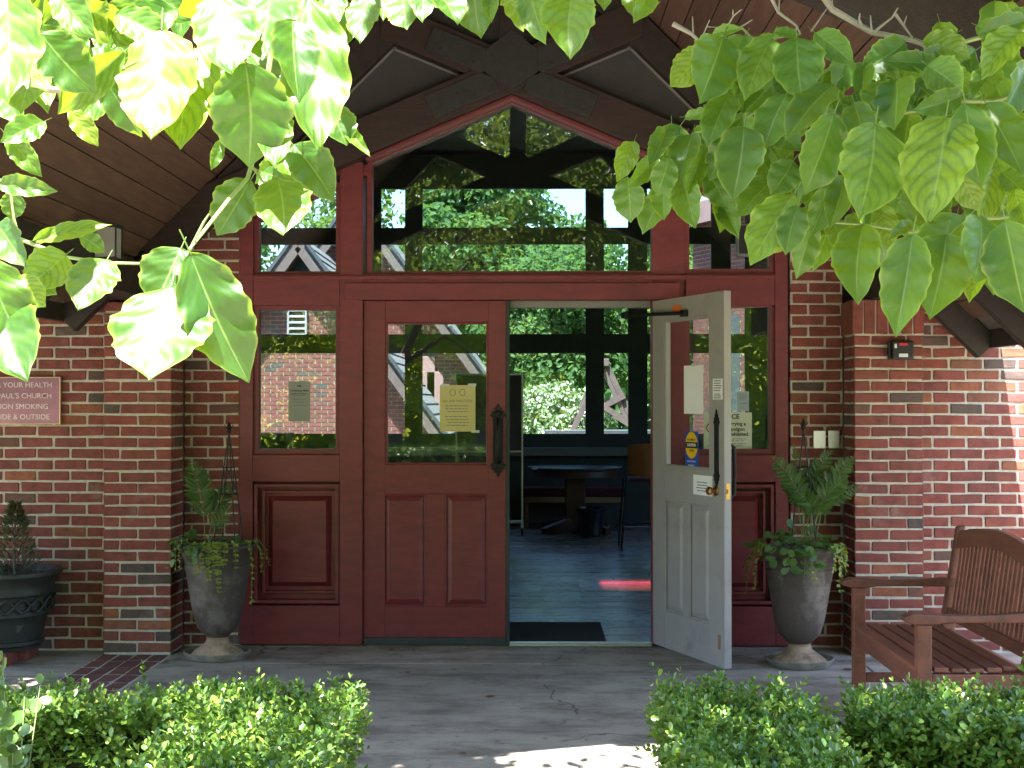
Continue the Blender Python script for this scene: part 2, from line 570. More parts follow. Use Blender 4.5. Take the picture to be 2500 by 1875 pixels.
LAWN = M('lawn', (0.10, 0.16, 0.035), rough=0.95, var=.35, scale=5, bump=.8, bscale=60)
BARK = M('bark', (0.13, 0.105, 0.085), rough=0.95, var=.35, scale=12, bump=.7, bscale=40, stretch=(1, 1, .3))
TWIG = M('grey_twig', (0.30, 0.26, 0.22), rough=0.8, var=.25, scale=30)
STEMG = M('green_stem', (0.22, 0.27, 0.09), rough=0.6, var=.2, scale=30)
PAPERW = M('white_paper', (0.86, 0.83, 0.87), rough=0.8, var=.03)
PAPERY = M('yellow_paper', (0.62, 0.55, 0.24), rough=0.8, var=.03)
PAPERG = M('cream_paper', (0.62, 0.66, 0.52), rough=0.8, var=.03)
PAPERB = M('blue_paper', (0.36, 0.44, 0.50), rough=0.8, var=.03)
PAPERD = M('grey_green_poster', (0.30, 0.32, 0.28), rough=0.7, var=.04)
TAPE = M('clear_tape', (0.6, 0.6, 0.58), rough=0.3, var=.05)
INK = M('print_ink', (0.02, 0.02, 0.025), rough=0.8, var=.1)
INKG = M('grey_ink', (0.16, 0.16, 0.16), rough=0.8, var=.1)
INKW = M('white_ink', (0.85, 0.85, 0.85), rough=0.6, var=.02)
INKR = M('red_ink', (0.5, 0.03, 0.03), rough=0.7, var=.05)
STY = M('sticker_yellow', (0.85, 0.50, 0.01), rough=0.4, var=.03)
STB = M('sticker_blue', (0.015, 0.07, 0.42), rough=0.4, var=.03)
ORANGE = M('orange_sticker', (0.75, 0.16, 0.03), rough=0.5, var=.04)
COPPER = M('bronze_plaque', (0.30, 0.15, 0.19), rough=0.34, var=.22, scale=5, metallic=.75, dirt=((0.12, .06, .06), 10, .62, .7))
COPPERR = M('bronze_rim', (0.62, 0.40, 0.24), rough=0.35, var=.1, metallic=.8)
LETTER = M('worn_letter', (0.66, 0.54, 0.54), rough=0.45, var=.3, scale=14, metallic=.4)
BLACKP = M('black_plastic', (0.015, 0.015, 0.016), rough=0.35, var=.1)
REDP = M('red_plastic', (0.6, 0.02, 0.06), rough=0.35, var=.05)
GREYBOX = M('grey_plastic', (0.16, 0.16, 0.165), rough=0.5, var=.05)
INTWALL = M('room_wall', (0.30, 0.29, 0.26), rough=0.9, var=.08, scale=3)
INTDARK = M('dark_window_frame', (0.085, 0.082, 0.078), rough=0.6, var=.15)
FARMORTAR = M('far_mortar', (0.40, 0.34, 0.29), rough=0.95, var=.1)
SILLM = M('grey_sill', (0.24, 0.23, 0.21), rough=0.6, var=.1)
MATM = M('black_mat', (0.02, 0.019, 0.018), rough=1, var=.3, scale=200, bump=.8, bscale=300)
WALNUT = M('walnut', (0.10, 0.035, 0.018), rough=0.4, var=.25, scale=4, stretch=(1, 8, 1))
TABLETOP = M('dark_table_top', (0.05, 0.045, 0.045), rough=0.22, var=.2, scale=5)
BEECH = M('beech', (0.42, 0.24, 0.11), rough=0.5, var=.12, scale=5)
CUSHION = M('maroon_cushion', (0.11, 0.018, 0.02), rough=0.9, var=.12, scale=60)
ORANGEW = M('orange_plywood', (0.50, 0.19, 0.055), rough=0.4, var=.1, scale=5)
BOARDM = M('brown_board', (0.15, 0.105, 0.085), rough=0.7, var=.08, scale=9)
RUBBER = M('rubber_sweep', (0.035, 0.042, 0.036), rough=0.7, var=.15)
SHINGLE = M('shingles', (0.17, 0.14, 0.135), rough=0.9, var=.25, scale=9, objvar=.1, bump=.3)
RAKEW = M('rake_board', (0.15, 0.095, 0.082), rough=0.6, var=.1)
GUTTER = M('dark_flashing', (0.075, 0.070, 0.075), rough=0.5, var=0.1)
ARBW = M('arbour_wood', (0.13, 0.085, 0.07), rough=0.8, var=.25, scale=6)
DARKCEIL = M('dark_ceiling', (0.045, 0.04, 0.036), rough=0.9, var=.1)
VENTM = M('vent_paint', (0.34, 0.29, 0.29), rough=0.6, var=.06)
GRAVEL = M('courtyard_path', (0.32, 0.29, 0.25), rough=0.95, var=.2, scale=20, bump=.4)
PINKST = M('pink_stone', (0.36, 0.19, 0.17), rough=0.8, var=.1)
PAVER = M('paver', (0.155, 0.058, 0.045), rough=0.8, var=.25, scale=12, bump=.3, bscale=120, objvar=.22)
LEAFM = foliage_mat('dogwood_leaf', [(0, (0.028, 0.094, 0.010)), (0.5, (0.047, 0.136, 0.011)), (0.8, (0.090, 0.195, 0.014)), (1, (0.21, 0.30, 0.028))],
                    trans=0.40, rough=0.43, veins=True, spec=.6, source='object', tcol=(0.37, 0.53, 0.012))
CANOPY = foliage_mat('canopy_leaf', [(0, (0.05, 0.11, 0.025)), (0.6, (0.075, 0.15, 0.03)), (1, (0.13, 0.21, 0.04))], trans=.25, rough=.4, tcol=(.30, .40, .05))
BOXM = foliage_mat('boxwood_leaf', [(0, (0.065, 0.15, 0.034)), (0.5, (0.12, 0.23, 0.040)), (0.85, (0.19, 0.30, 0.046)), (1, (0.33, 0.39, 0.075))],
                   trans=.25, rough=.3, spec=.6, tcol=(.3, .45, .04))
TREEM = foliage_mat('tree_leaf', [(0, (0.055, 0.115, 0.035)), (0.6, (0.075, 0.145, 0.04)), (1, (0.10, 0.175, 0.05))], trans=.45, tcol=(.22, .36, .07), spec=.25, rough=.6)
TREEM2 = foliage_mat('pale_tree_leaf', [(0, (0.10, 0.16, 0.04)), (0.6, (0.125, 0.19, 0.045)), (1, (0.16, 0.22, 0.06))], trans=.45, tcol=(.34, .44, .08), spec=.25, rough=.6)
GARDENM = foliage_mat('garden_leaf', [(0, (0.08, 0.16, 0.03)), (0.6, (0.15, 0.25, 0.04)), (1, (0.25, 0.33, 0.06))], trans=.55, tcol=(.66, .74, .08))
FLOWERM = foliage_mat('flowering_shrub', [(0, (0.09, 0.16, 0.04)), (0.55, (0.15, 0.22, 0.07)), (0.7, (0.55, 0.55, 0.38)), (1, (0.65, 0.64, 0.50))], trans=.2)
JENNY = foliage_mat('creeping_leaf', [(0, (0.13, 0.20, 0.025)), (1, (0.27, 0.32, 0.04))], trans=.3, tcol=(.5, .55, .05))
IVYM = foliage_mat('geranium_leaf', [(0, (0.05, 0.12, 0.03)), (1, (0.10, 0.19, 0.05))], trans=.25)
FERNM = foliage_mat('fern_leaf', [(0, (0.055, 0.12, 0.03)), (1, (0.11, 0.19, 0.055))], trans=.3, tcol=(.25, .4, .05))
CONIFM = foliage_mat('dry_conifer', [(0, (0.035, 0.05, 0.022)), (0.7, (0.06, 0.065, 0.03)), (1, (0.13, 0.09, 0.05))], trans=.1)
DRYLEAF = M('dry_leaf', (0.20, 0.085, 0.045), rough=.8, var=.3, scale=30)
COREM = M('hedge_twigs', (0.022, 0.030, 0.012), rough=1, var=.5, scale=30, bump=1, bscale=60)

# ------------------------------------------------------------------ bricks
_bm = {}


def chamfer_box(dx, dy, dz, c, jit, seed):
    rr = random.Random(seed)
    h = (dx / 2, dy / 2, dz / 2)
    v, idx = [], {}
    for sx in (-1, 1):
        for sy in (-1, 1):
            for sz in (-1, 1):
                j = [rr.uniform(-jit, jit) for _ in range(3)]
                for a in range(3):
                    s = [sx, sy, sz]
                    p = [s[i] * (h[i] if i == a else h[i] - c) + j[i] for i in range(3)]
                    idx[(sx, sy, sz, a)] = len(v)
                    v.append(tuple(p))
    f = []
    for a in range(3):
        b, c2 = (a + 1) % 3, (a + 2) % 3
        for s in (-1, 1):
            q = []
            for sb, sc in ((-1, -1), (1, -1), (1, 1), (-1, 1)):
                t = [0, 0, 0]; t[a], t[b], t[c2] = s, sb, sc
                q.append(idx[(*t, a)])
            f.append(tuple(q if s > 0 else reversed(q)))
    for a in range(3):                      # edges along axis a
        b, c2 = (a + 1) % 3, (a + 2) % 3
        for sb in (-1, 1):
            for sc in (-1, 1):
                t0, t1 = [0, 0, 0], [0, 0, 0]
                t0[a], t1[a] = -1, 1
                t0[b] = t1[b] = sb; t0[c2] = t1[c2] = sc
                q = (idx[(*t0, b)], idx[(*t1, b)], idx[(*t1, c2)], idx[(*t0, c2)])
                f.append(q if sb * sc < 0 else tuple(reversed(q)))
    for sx in (-1, 1):
        for sy in (-1, 1):
            for sz in (-1, 1):
                q = tuple(idx[(sx, sy, sz, a)] for a in range(3))
                f.append(q if sx * sy * sz > 0 else tuple(reversed(q)))
    return v, f


def brick(parent, x0, x1, y0, y1, z0, z1, name='brick', mat=None, c=0.004):
    mat = mat or BRICK
    k = (round(x1 - x0, 3), round(y1 - y0, 3), round(z1 - z0, 3), rnd.randrange(5), mat.name)
    if k not in _bm:
        v, f = chamfer_box(k[0], k[1], k[2], c, 0.0026, hash(k[:4]) & 0xffff)
        me = bpy.data.meshes.new(name)
        me.from_pydata(v, [], f)
        me.materials.append(mat)
        _bm[k] = me
    m = Matrix.Translation(((x0 + x1) / 2, (y0 + y1) / 2 + rnd.uniform(-.002, .002), (z0 + z1) / 2 + (rnd.uniform(-.0012, .0012) if mat is BRICK else 0))) @ \
        Matrix.Rotation(rnd.uniform(-.007, .007) if mat is BRICK else 0, 4, 'Y')
    return link(name, _bm[k], parent, m)


CO = 0.0677            # one course
BL, JT = 0.2032, 0.0128


def wall(name, label, x0, x1, yf, z1, phase=0.0, left_end=True, thick=.10):
    """running bond wall facing the porch: every brick a part, mortar set back between them"""
    root = thing(name, label, 'wall', ((x0 + x1) / 2, yf, 0))
    MB().box(x0, x1, yf + .006, yf + thick, 0, z1).build('mortar', MORTAR, root)
    n = int(z1 / CO)
    for i in range(n):
        z = i * CO + JT
        x = x0 - BL + ((i % 2) * .5 * BL + phase) % BL
        while x < x1 - .02:
            a, b = max(x, x0), min(x + BL - JT, x1 - .001)
            if b - a > .025:
                brick(root, a, b, yf, yf + .06, z, z + CO - JT)
            x += BL
    return root


PF, WALLY, RECY = 8.40, 8.53, 8.70
LPX0, LPX1 = -2.56, -2.150
RPX0, RPX1 = 1.905, 2.318
wall('brick_wall', 'shaded brown brick wall behind the bronze plaque and the black pot', -4.35, -2.562, WALLY, 2.10, .03)
wall('brick_wall', 'brighter red brick wall behind the wooden bench, one strip of it in full sun', 2.320, 4.10, WALLY, 2.34, .09)
wall('brick_wall', 'narrow dark brick wall behind the urn with one upright fern frond', -2.148, -1.805, RECY, 3.0, .05)
wall('brick_wall', 'narrow brick wall with the two steel cover plates', 1.585, 1.903, RECY, 3.2, .115)


def pillar(label, x0, z1, side):
    root = thing('brick_pillar', label, 'pillar', (x0 + .2, PF + .15, 0))
    w, d = .406, .297
    x1, y0 = x0 + w, PF
    MB().box(x0 + .006, x1 - .006, y0 + .006, y0 + d, 0, z1).build('mortar', MORTAR, root)
    n = int(z1 / CO) - (3 if side else 0)
    for i in range(n):
        z = i * CO + JT
        zt = z + CO - JT
        if i % 2 == 0:
            brick(root, x0, x0 + .198, y0, y0 + .092, z, zt)
            brick(root, x0 + .208, x1, y0, y0 + .092, z, zt)
            brick(root, x0, x0 + .092, y0 + .102, y0 + .297, z, zt)
            brick(root, x1 - .092, x1, y0 + .102, y0 + .297, z, zt)
        else:
            brick(root, x0, x0 + .092, y0, y0 + .195, z, zt)
            brick(root, x1 - .092, x1, y0, y0 + .195, z, zt)
            brick(root, x0 + .102, x1 - .102, y0, y0 + .092, z, zt)
            brick(root, x0, x0 + .092, y0 + .205, y0 + .297, z, zt)
            brick(root, x1 - .092, x1, y0 + .205, y0 + .297, z, zt)
    if side:                                  # soldier course crowning it, a little proud
        z = n * CO + JT
        MB().box(x0 - .004, x1 + .004, y0 - .004, y0 + d, z - .004, z1 - .004).build('mortar_bed', MORTAR, root)
        k = 6
        for j in range(k):
            a = x0 - .014 + j * (w + .028) / k
            brick(root, a, a + (w + .028) / k - .009, y0 - .014, y0 + .085, z, z1, name='soldier_brick')
        for j in range(3):
            a = y0 + .095 + j * .068
            brick(root, x0 - .014, x0 + .08, a, a + .058, z, z1, name='soldier_brick')
    return root


pillar('brick pillar at the head of the brick paving strip, beside the bronze plaque', LPX0 + .002, 2.10, False)
pillar('brick pillar carrying the black alarm box, between the urn and the bench', RPX0 + .002, 2.11, True)

# ------------------------------------------------------------------ ground
structure('ground', MB().box(-120, 120, -120, 120, -.6, -.10), LAWN, 'grass ground around the building')
mulch = MB()
mulch.box(-9, 9, 1.6, 4.60, -.098, -.015)
structure('added_bounce_paving', MB().box(-9, 9, -5.4, 1.58, -.098, -.03), CONC, 'unseen paving before the hedges, added to bounce neutral light')  # unseen paving, added for neutral bounce light instead of green from the grass
structure('planting_bed', mulch, MULCH, 'dark mulch bed under the clipped hedges')
fl = thing('porch_floor', 'x', 'floor', (0, 6.6, 0)); del fl['category']; fl['kind'] = 'structure'
fl['label'] = 'stained grey concrete floor of the porch'


def slab(x0, x1, y0, y1):
    return MB().box(x0, x1, y0, y1, -.12, 0).build('slab', CONC, fl, bevel=.006)


slab(LPX1 + .004, 1.893, 3.2, 8.135)
slab(LPX1 + .004, 1.893, 8.141, 8.795)
slab(1.905, 6.0, 3.2, 8.10)
slab(1.905, 6.0, 8.112, 8.9)
slab(-7, LPX0 - .004, 3.2, 8.9)
MB().box(LPX0 - .003, LPX1 + .003, 4.0, 8.40, -.12, -.0005).build('mortar_bed', MORTAR, fl)
for j in range(20):
    y1 = 8.395 - j * .208
    for i in range(4):
        xa = LPX0 + .003 + i * .1015
        off = 0 if i % 2 == 0 else -.012
        o = brick(fl, xa, xa + .0945, y1 - .199 + off, y1 + off, -.10, .0022 + rnd.uniform(-.001, .0015), name='paver', mat=PAVER, c=.005)

# ------------------------------------------------------------------ entrance frame
EF = thing('entrance_frame', 'dark red timber entrance frame with sidelights and a tall gabled window over the doors', 'entrance', (-.12, YD, 0))
Y0, Y1 = 8.705, 8.86
AX = 1106.0


def chord_y(x, base=205.0):
    return base + .426 * abs(x - AX)


def fbox(x0, x1, ya, yb, y0=Y0, y1=Y1):
    return MB().box(fx(x0), fx(x1), y0, y1, max(0, fz(ya)), fz(yb))


def part(mb, name, mat, parent=EF, bevel=.003, **k):
    return mb.build(name, mat, parent, bevel=bevel, **k)


part(fbox(518, 549, 1391, 450), 'post', RED)
part(fbox(736, 785, 1391, 352), 'post', RED)
part(fbox(1408, 1480, 1391, 352, 8.73), 'post', RED)
part(fbox(1672, 1700, 1391, 450), 'post', RED)
part(fbox(549.4, 735.6, 660, 592), 'rail', RED)
part(fbox(1480.4, 1671.6, 660, 592), 'rail', RED)
part(fbox(785.4, 1407.6, 649, 592), 'head_rail', RED)
part(fbox(747, 1466, 649, 613, 8.680, 8.7045), 'head_trim', RED)
part(fbox(549, 1672, 606, 596, 8.690, 8.7045), 'sill_moulding', RED, bevel=.004)


def ring(x0, x1, ya, yb, w, y0, y1):     # ya lower edge, yb upper edge (measuring pixels); w in metres
    X0, X1, Z0, Z1 = fx(x0), fx(x1), fz(ya), fz(yb)
    mb = MB()
    mb.box(X0, X0 + w, y0, y1, Z0, Z1).box(X1 - w, X1, y0, y1, Z0, Z1)
    mb.box(X0 + w, X1 - w, y0 + .0005, y1, Z0, Z0 + w).box(X0 + w, X1 - w, y0 + .0005, y1, Z1 - w, Z1)
    return mb


def raised(mb, X0, X1, Z0, Z1, yb, yt, inset):     # a field that rises from yb to yt inside its edge
    n = len(mb.v)
    mb.v += [(X0, yb, Z0), (X1, yb, Z0), (X1, yb, Z1), (X0, yb, Z1),
             (X0 + inset, yt, Z0 + inset), (X1 - inset, yt, Z0 + inset), (X1 - inset, yt, Z1 - inset), (X0 + inset, yt, Z1 - inset)]
    mb.f += [tuple(n + i for i in q) for q in ((4, 5, 6, 7), (0, 1, 5, 4), (1, 2, 6, 5), (2, 3, 7, 6), (3, 0, 4, 7), (3, 2, 1, 0))]
    return mb


def window_poly(pane_poly, name='window', w=.028):
    """sash round a polygon of measuring pixels, its pane a sub-part"""
    P = [(fx(x), fz(y)) for x, y in pane_poly]
    cx = sum(p[0] for p in P) / len(P); cz = sum(p[1] for p in P) / len(P)
    mb = MB()
    n = len(P)

    def off(i, d):
        a, b, c = Vector(P[i - 1]), Vector(P[i]), Vector(P[(i + 1) % n])
        e1, e2 = (b - a).normalized(), (c - b).normalized()
        n1, n2 = Vector((e1.y, -e1.x)), Vector((e2.y, -e2.x))
        if n1.dot(b - Vector((cx, cz))) < 0: n1, n2 = -n1, -n2
        m = (n1 + n2)
        m = m / m.dot(n1)
        return b + m * d
    for i in range(n):
        j = (i + 1) % n
        a, b, c, d = off(i, -.006), off(j, -.006), off(j, w), off(i, w)
        e = .0006 * (i % 2)
        mb.hexa([(a.x, 8.735 + e, a.y), (b.x, 8.735 + e, b.y), (c.x, 8.735 + e, c.y), (d.x, 8.735 + e, d.y),
                 (a.x, 8.82 - e, a.y), (b.x, 8.82 - e, b.y), (c.x, 8.82 - e, c.y), (d.x, 8.82 - e, d.y)])
    s = mb.build(name, RED, EF)
    MB().prism_y(P, 8.775, 8.781).build('pane', GLASS, s)
    return s


window_poly([(557, 972), (728, 972), (728, 667), (557, 667)])
window_poly([(1487, 972), (1664, 972), (1664, 662), (1487, 662)])
window_poly([(557, 588), (728, 588), (728, 404), (557, 476)])
window_poly([(1487, 584), (1664, 584), (1664, 476), (1487, 404)])
window_poly([(802, 588), (1410, 588), (1410, 350), (1106, 220), (802, 350)], 'gable_window')

for xa, xb, n1, n2, m1, m2 in ((549.4, 735.6, 545 + 6, 734, 568, 727), (1480.4, 1671.6, 1482, 1670, 1502, 1652)):
    part(fbox(xa, xb, 1040, 982), 'rail', RED)
    part(fbox(xa, xb, 1391, 1307), 'base_board', RED)
    part(fbox(xa, xb, 1307, 1040, 8.775, 8.85), 'backing_board', RED, bevel=0)
    part(ring(n1, n2, 1303, 1045, .022, 8.715, 8.776), 'panel_moulding', RED)
    part(ring(m1, m2, 1282, 1060, .016, 8.735, 8.776), 'panel_moulding', RED)
    p = MB(); raised(p, fx(m1 + 12), fx(m2 - 12), fz(1268), fz(1072), 8.7745, 8.742, .03)
    p.build('raised_panel', RED, EF)


# ------------------------------------------------------------------ the two door leaves (local: x along the leaf, visible face towards -y)
def door_leaf(root, w, h, g, pn, mat, stile, t=.045, z0=.02):
    gx0, gx1, gz0, gz1 = g
    fr = MB()
    fr.box(0, gx0, 0, t, z0, h).box(gx1, w, 0, t, z0, h)
    fr.box(gx0, gx1, .0006, t - .0006, gz1, h)
    zt = max(p[3] for p in pn); zb = min(p[2] for p in pn)
    fr.box(gx0, gx1, .0006, t - .0006, zt, gz0)
    fr.box(gx0, gx1, .0006, t - .0006, z0, zb)
    xs = sorted([gx0] + [q for p in pn for q in p[:2]] + [gx1])
    for a, b in ((xs[0], xs[1]), (xs[2], xs[3]), (xs[4], xs[5])):
        if b - a > .004:
            fr.box(a, b, .001, t - .001, zb, zt)
    fr.build('door_frame', mat, root, bevel=.0025)
    for (a, b, c, d) in pn:
        p = MB()
        p.box(a + .001, b - .001, .016, t - .016, c + .001, d - .001)
        raised(p, a + .011, b - .011, c + .011, d - .011, .0165, .0015, .034)
        p.build('raised_panel', mat, root)
        m = MB(); e = .012
        m.box(a, a + e, .0035, .016, c, d).box(b - e, b, .0035, .016, c, d)
        m.box(a + e, b - e, .004, .016, c, c + e).box(a + e, b - e, .004, .016, d - e, d)
        m.build('panel_moulding', mat, root, bevel=.004)
    e = .013
    m = MB()
    m.box(gx0, gx0 + e, .005, t - .005, gz0, gz1).box(gx1 - e, gx1, .005, t - .005, gz0, gz1)
    m.box(gx0 + e, gx1 - e, .0055, t - .0055, gz0, gz0 + e).box(gx0 + e, gx1 - e, .0055, t - .0055, gz1 - e, gz1)
    gm = m.build('glazing_bead', mat, root, bevel=.004)
    MB().box(gx0 + .006, gx1 - .006, .019, .025, gz0 + .006, gz1 - .006).build('pane', GLASS if mat is RED else DOORGLASS, root)


DH = 2.11
cx0 = fx(786)
wdt = fx(1093) - cx0
CD = thing('closed_door', 'closed dark red door leaf with yellow sheet taped inside its glass', 'door', (cx0, 8.735, 0), 0, local=True)
door_leaf(CD, wdt, fz(650), (fx(833) - cx0, fx(1055) - cx0, fz(1004), fz(696)),
          [(fx(826) - cx0, fx(921) - cx0, fz(1310), fz(1067)), (fx(961) - cx0, fx(1055) - cx0, fz(1310), fz(1067))], RED, .14, z0=.05)
MB().box(.002, wdt - .002, -.006, .040, .004, .05).build('door_sweep', RUBBER, CD, bevel=.003)
MB().box(wdt + .001, wdt + .022, -.004, .05, .004, fz(650)).build('edge_strip', RUBBER, CD, bevel=.002)
for y in (715, 985, 1285):
    MB().tube([(-.008, -.008, fz(y) - .05), (-.008, -.008, fz(y) + .05)], .008, 10).build('hinge', RED, CD, smooth=True)


def ornate_plate(w, h, n=7):
    """outline of a wrought plate with pointed, lobed ends, in (x, z)"""
    pts = [(0.0, -h / 2)]
    prof = [(.02, .10), (.045, .22), (.055, .16), (.075, .55), (.095, .42), (.115, .85), (.14, .66), (.16, 1.0), (.185, .78), (.205, .62)]
    right = []
    for t, k in prof:
        right.append((k * w / 2, -h / 2 + t * h))
    right += [(x, -z) for x, z in reversed(right)]
    out = [(0, -h / 2)] + right + [(0, h / 2)] + [(-x, z) for x, z in reversed(right)]
    return out


hx, hz = fx(1076) - cx0, fz(951)
hp = MB().prism_y([(hx + x, hz + z) for x, z in ornate_plate(.105, .46)], -.009, -.0005).build('handle_plate', IRON, CD, bevel=.002)
g = MB().tube([(hx, -.008, hz + .13), (hx, -.045, hz + .11), (hx, -.058, hz + .06), (hx, -.06, hz - .02), (hx, -.055, hz - .09), (hx, -.04, hz - .125), (hx, -.008, hz - .14)],
              [.012, .011, .012, .014, .013, .011, .012], 10)
g.build('handle_grip', IRON, hp, smooth=True)
MB().lathe([(.001, 0), (.016, .0), (.02, .006), (.016, .014), (.004, .018)], 14, (0, 0, 0)).build('thumb_latch', IRON, hp, smooth=True).matrix_basis = \
    Matrix.Translation((hx, -.010, hz + .165)) @ Matrix.Rotation(R(90), 4, 'X')

# the open leaf
HX, HY = fx(1409), 8.72
ANG = R(-68.6)
OD = thing('open_door', 'open grey door leaf swung out to the right, scuffed along its bottom', 'door', (HX, HY, 0), ANG, local=True)
ODM = Matrix.Translation((HX, HY, 0)) @ Matrix.Rotation(ANG, 4, 'Z')
_nrm = ODM.to_3x3() @ Vector((0, -1, 0))


def dd(x, y, off=0.0):       # a measuring pixel on the visible face of the open leaf -> (s, z)
    d = ray(x * K, y * K)
    p0 = Vector((HX, HY, 0)) + _nrm * off
    t = (p0 - CAM).dot(_nrm) / d.dot(_nrm)
    q = ODM.inverted() @ (CAM + d * t)
    return q.x, q.z


DW = .895
gx0, _ = dd(1440, 850); gx1, _ = dd(1540, 850)
_, gz1 = dd(1440, 692); _, gz0 = dd(1490, 1012)
pa = [dd(1423, 1300)[0], dd(1471, 1300)[0], dd(1491, 1300)[0], dd(1541, 1300)[0]]
pz0, pz1 = dd(1447, 1322)[1], dd(1447, 1080)[1]
gx0, gx1 = .155, DW - .175
door_leaf(OD, DW, 2.125, (gx0, gx1, gz0, gz1), [(gx0 - .02 + .02, .40, pz0, pz1), (.47, gx1, pz0, pz1)], GREYP, .14)
_pl = [dd(1549, 970)]
ps, pz = _pl[0]
ps = min(ps, DW - .075)
OP = MB().prism_y([(ps + x, pz + z) for x, z in ornate_plate(.070, .45)], -.008, -.0005).build('push_plate', IRON, OD, bevel=.002)
ks, kz = dd(1547, 1060)
ks = min(ks, DW - .07)
kb = MB().lathe([(.001, 0), (.030, 0), (.031, .006), (.024, .010), (.013, .014), (.012, .028), (.022, .034), (.026, .046), (.020, .056), (.002, .058)], 20).build('deadbolt_knob', BRASS, OD, smooth=True)
kb.matrix_basis = Matrix.Translation((ks, 0, kz)) @ Matrix.Rotation(R(90), 4, 'X')
MB().box(DW, DW + .0025, .010, .035, kz - .045, kz + .045).build('latch_plate', BRASS, OD, bevel=.001)
MB().box(DW + .002, DW + .012, .017, .028, kz - .012, kz + .012).build('latch_bolt', BRASS, OD, bevel=.002)
b0 = dd(1560, 1415)
MB().box(DW - .075, DW - .045, -.002, .001, .12, .20).build('worn_patch', M('bare_wood', (.28, .15, .09), var=.3), OD)
# handle on the far (outside) face
MB().tube([(DW - .07, .045, 1.28), (DW - .07, .10, 1.25), (DW - .07, .105, 1.1), (DW - .07, .10, .98), (DW - .07, .045, .95)], .012, 8).build('outside_grip', IRON, OD, smooth=True)
# closer
s1, z1 = dd(1462, 668)
MB().box(s1 - .05, s1 + .06, -.0035, -.0005, z1 - .018, z1 + .022).build('orange_label', ORANGE, OD)
s2, z2 = dd(1482, 677)
MB().box(s2 - .03, s2 + .03, -.028, -.0005, z2 - .02, z2 + .02).build('closer_shoe', IRON, OD, bevel=.004)
pe = ODM @ Vector((s2, -.03, z2))
pa_ = WD(1355, 681, 8.80)
inv = ODM.inverted()
MB().tube([inv @ pe, inv @ pa_], .011, 8).build('closer_arm', IRON, OD, smooth=True)
MB().box(-.03, .03, -.03, .03, -.02, .02).build('closer_pivot', IRON, OD, bevel=.004).matrix_basis = Matrix.Translation(inv @ pa_)

# threshold, head stop
TH = thing('door_threshold', 'bright metal threshold strip under the open doorway', 'threshold', (fx(1250), 8.76, 0))
mb = MB().box(fx(1101), fx(1407), 8.70, 8.83, .001, .012)
mb.box(fx(1101), fx(1407), 8.735, 8.765, .0118, .022)
mb.build('threshold_strip', ALU, TH, bevel=.003)
part(fbox(1101, 1407, 664, 649, 8.79, 8.86), 'head_stop', SILLM)

# ------------------------------------------------------------------ porch roof
PR = thing('porch_roof', 'dark gabled timber porch roof with board ceiling and scissor trusses', 'roof', (-.12, 6.5, 2.1))
RX, RZ = -.127, 4.70                     # underside of the ridge
YE = 4.42                                # front edge
HWL, HWR = 2.62, 2.78                    # half widths to the eaves
S2 = math.sqrt(2)


def roof_pt(side, s, y, off):            # s metres down the slope from the ridge, off metres above the underside
    return Vector((RX + side * (s + off) / S2 if side else RX, y, RZ + (off - s) / S2))


for side, hw in ((-1, HWL), (1, HWR)):
    L_ = hw * S2
    n = int(L_ / .142)
    for i in range(n):
        a, b = i * .142 + .004, (i + 1) * .142 - .003
        pts = []
        for off in (0, .018):
            for s, y in ((a, YE), (b, YE), (b, 8.79), (a, 8.79)):
                x = RX + side * (s / S2 + off / S2)
                z = RZ - s / S2 + off / S2
                pts.append((x, y, z))
        if side < 0:
            pts = [pts[1], pts[0], pts[3], pts[2], pts[5], pts[4], pts[7], pts[6]]
        MB().hexa(pts).build('ceiling_board', PLANK, PR)
    d = MB()
    pts = []
    for off in (.019, .10):
        for s, y in ((-.1, YE - .05), (L_ + .12, YE - .05), (L_ + .12, 8.86), (-.1, 8.86)):
            pts.append((RX + side * (s / S2 + off / S2), y, RZ - s / S2 + off / S2))
    d.hexa(pts if side > 0 else [pts[1], pts[0], pts[3], pts[2], pts[5], pts[4], pts[7], pts[6]])
    d.build('roof_deck', SHINGLE, PR)
    # eave fascia, running towards the garden
    xe = RX + side * (hw + .02)
    ze = RZ - hw
    MB().box(xe, xe + side * .04, YE - .05, 8.52, ze - .10, ze + .12).build('eave_fascia', TIMBER, PR, bevel=.004)
    # plate beam on the pillars
    xb = (LPX0 + LPX1) / 2 if side < 0 else (RPX0 + RPX1) / 2
    MB().box(xb - .10, xb + .10, YE + .1, 8.69, 2.112, 2.112 + .20).build('plate_beam', TIMBER, PR, bevel=.006)
# rafter tails showing under both eaves
for side, hw in ((-1, HWL), (1, HWR)):
    for i in range(5):
        y = 8.34 - i * .88
        MB().bar((RX + side * (hw - .36), y, RZ - hw + .27), (RX + side * (hw + .015), y, RZ - hw - .105), .085, .15).build('rafter_tail', TIMBER, PR, bevel=.005)

ridge = MB().box(RX - .07, RX + .07, YE, 8.79, RZ - .30, RZ - .02)
ridge.build('ridge_beam', TIMBER, PR, bevel=.005)


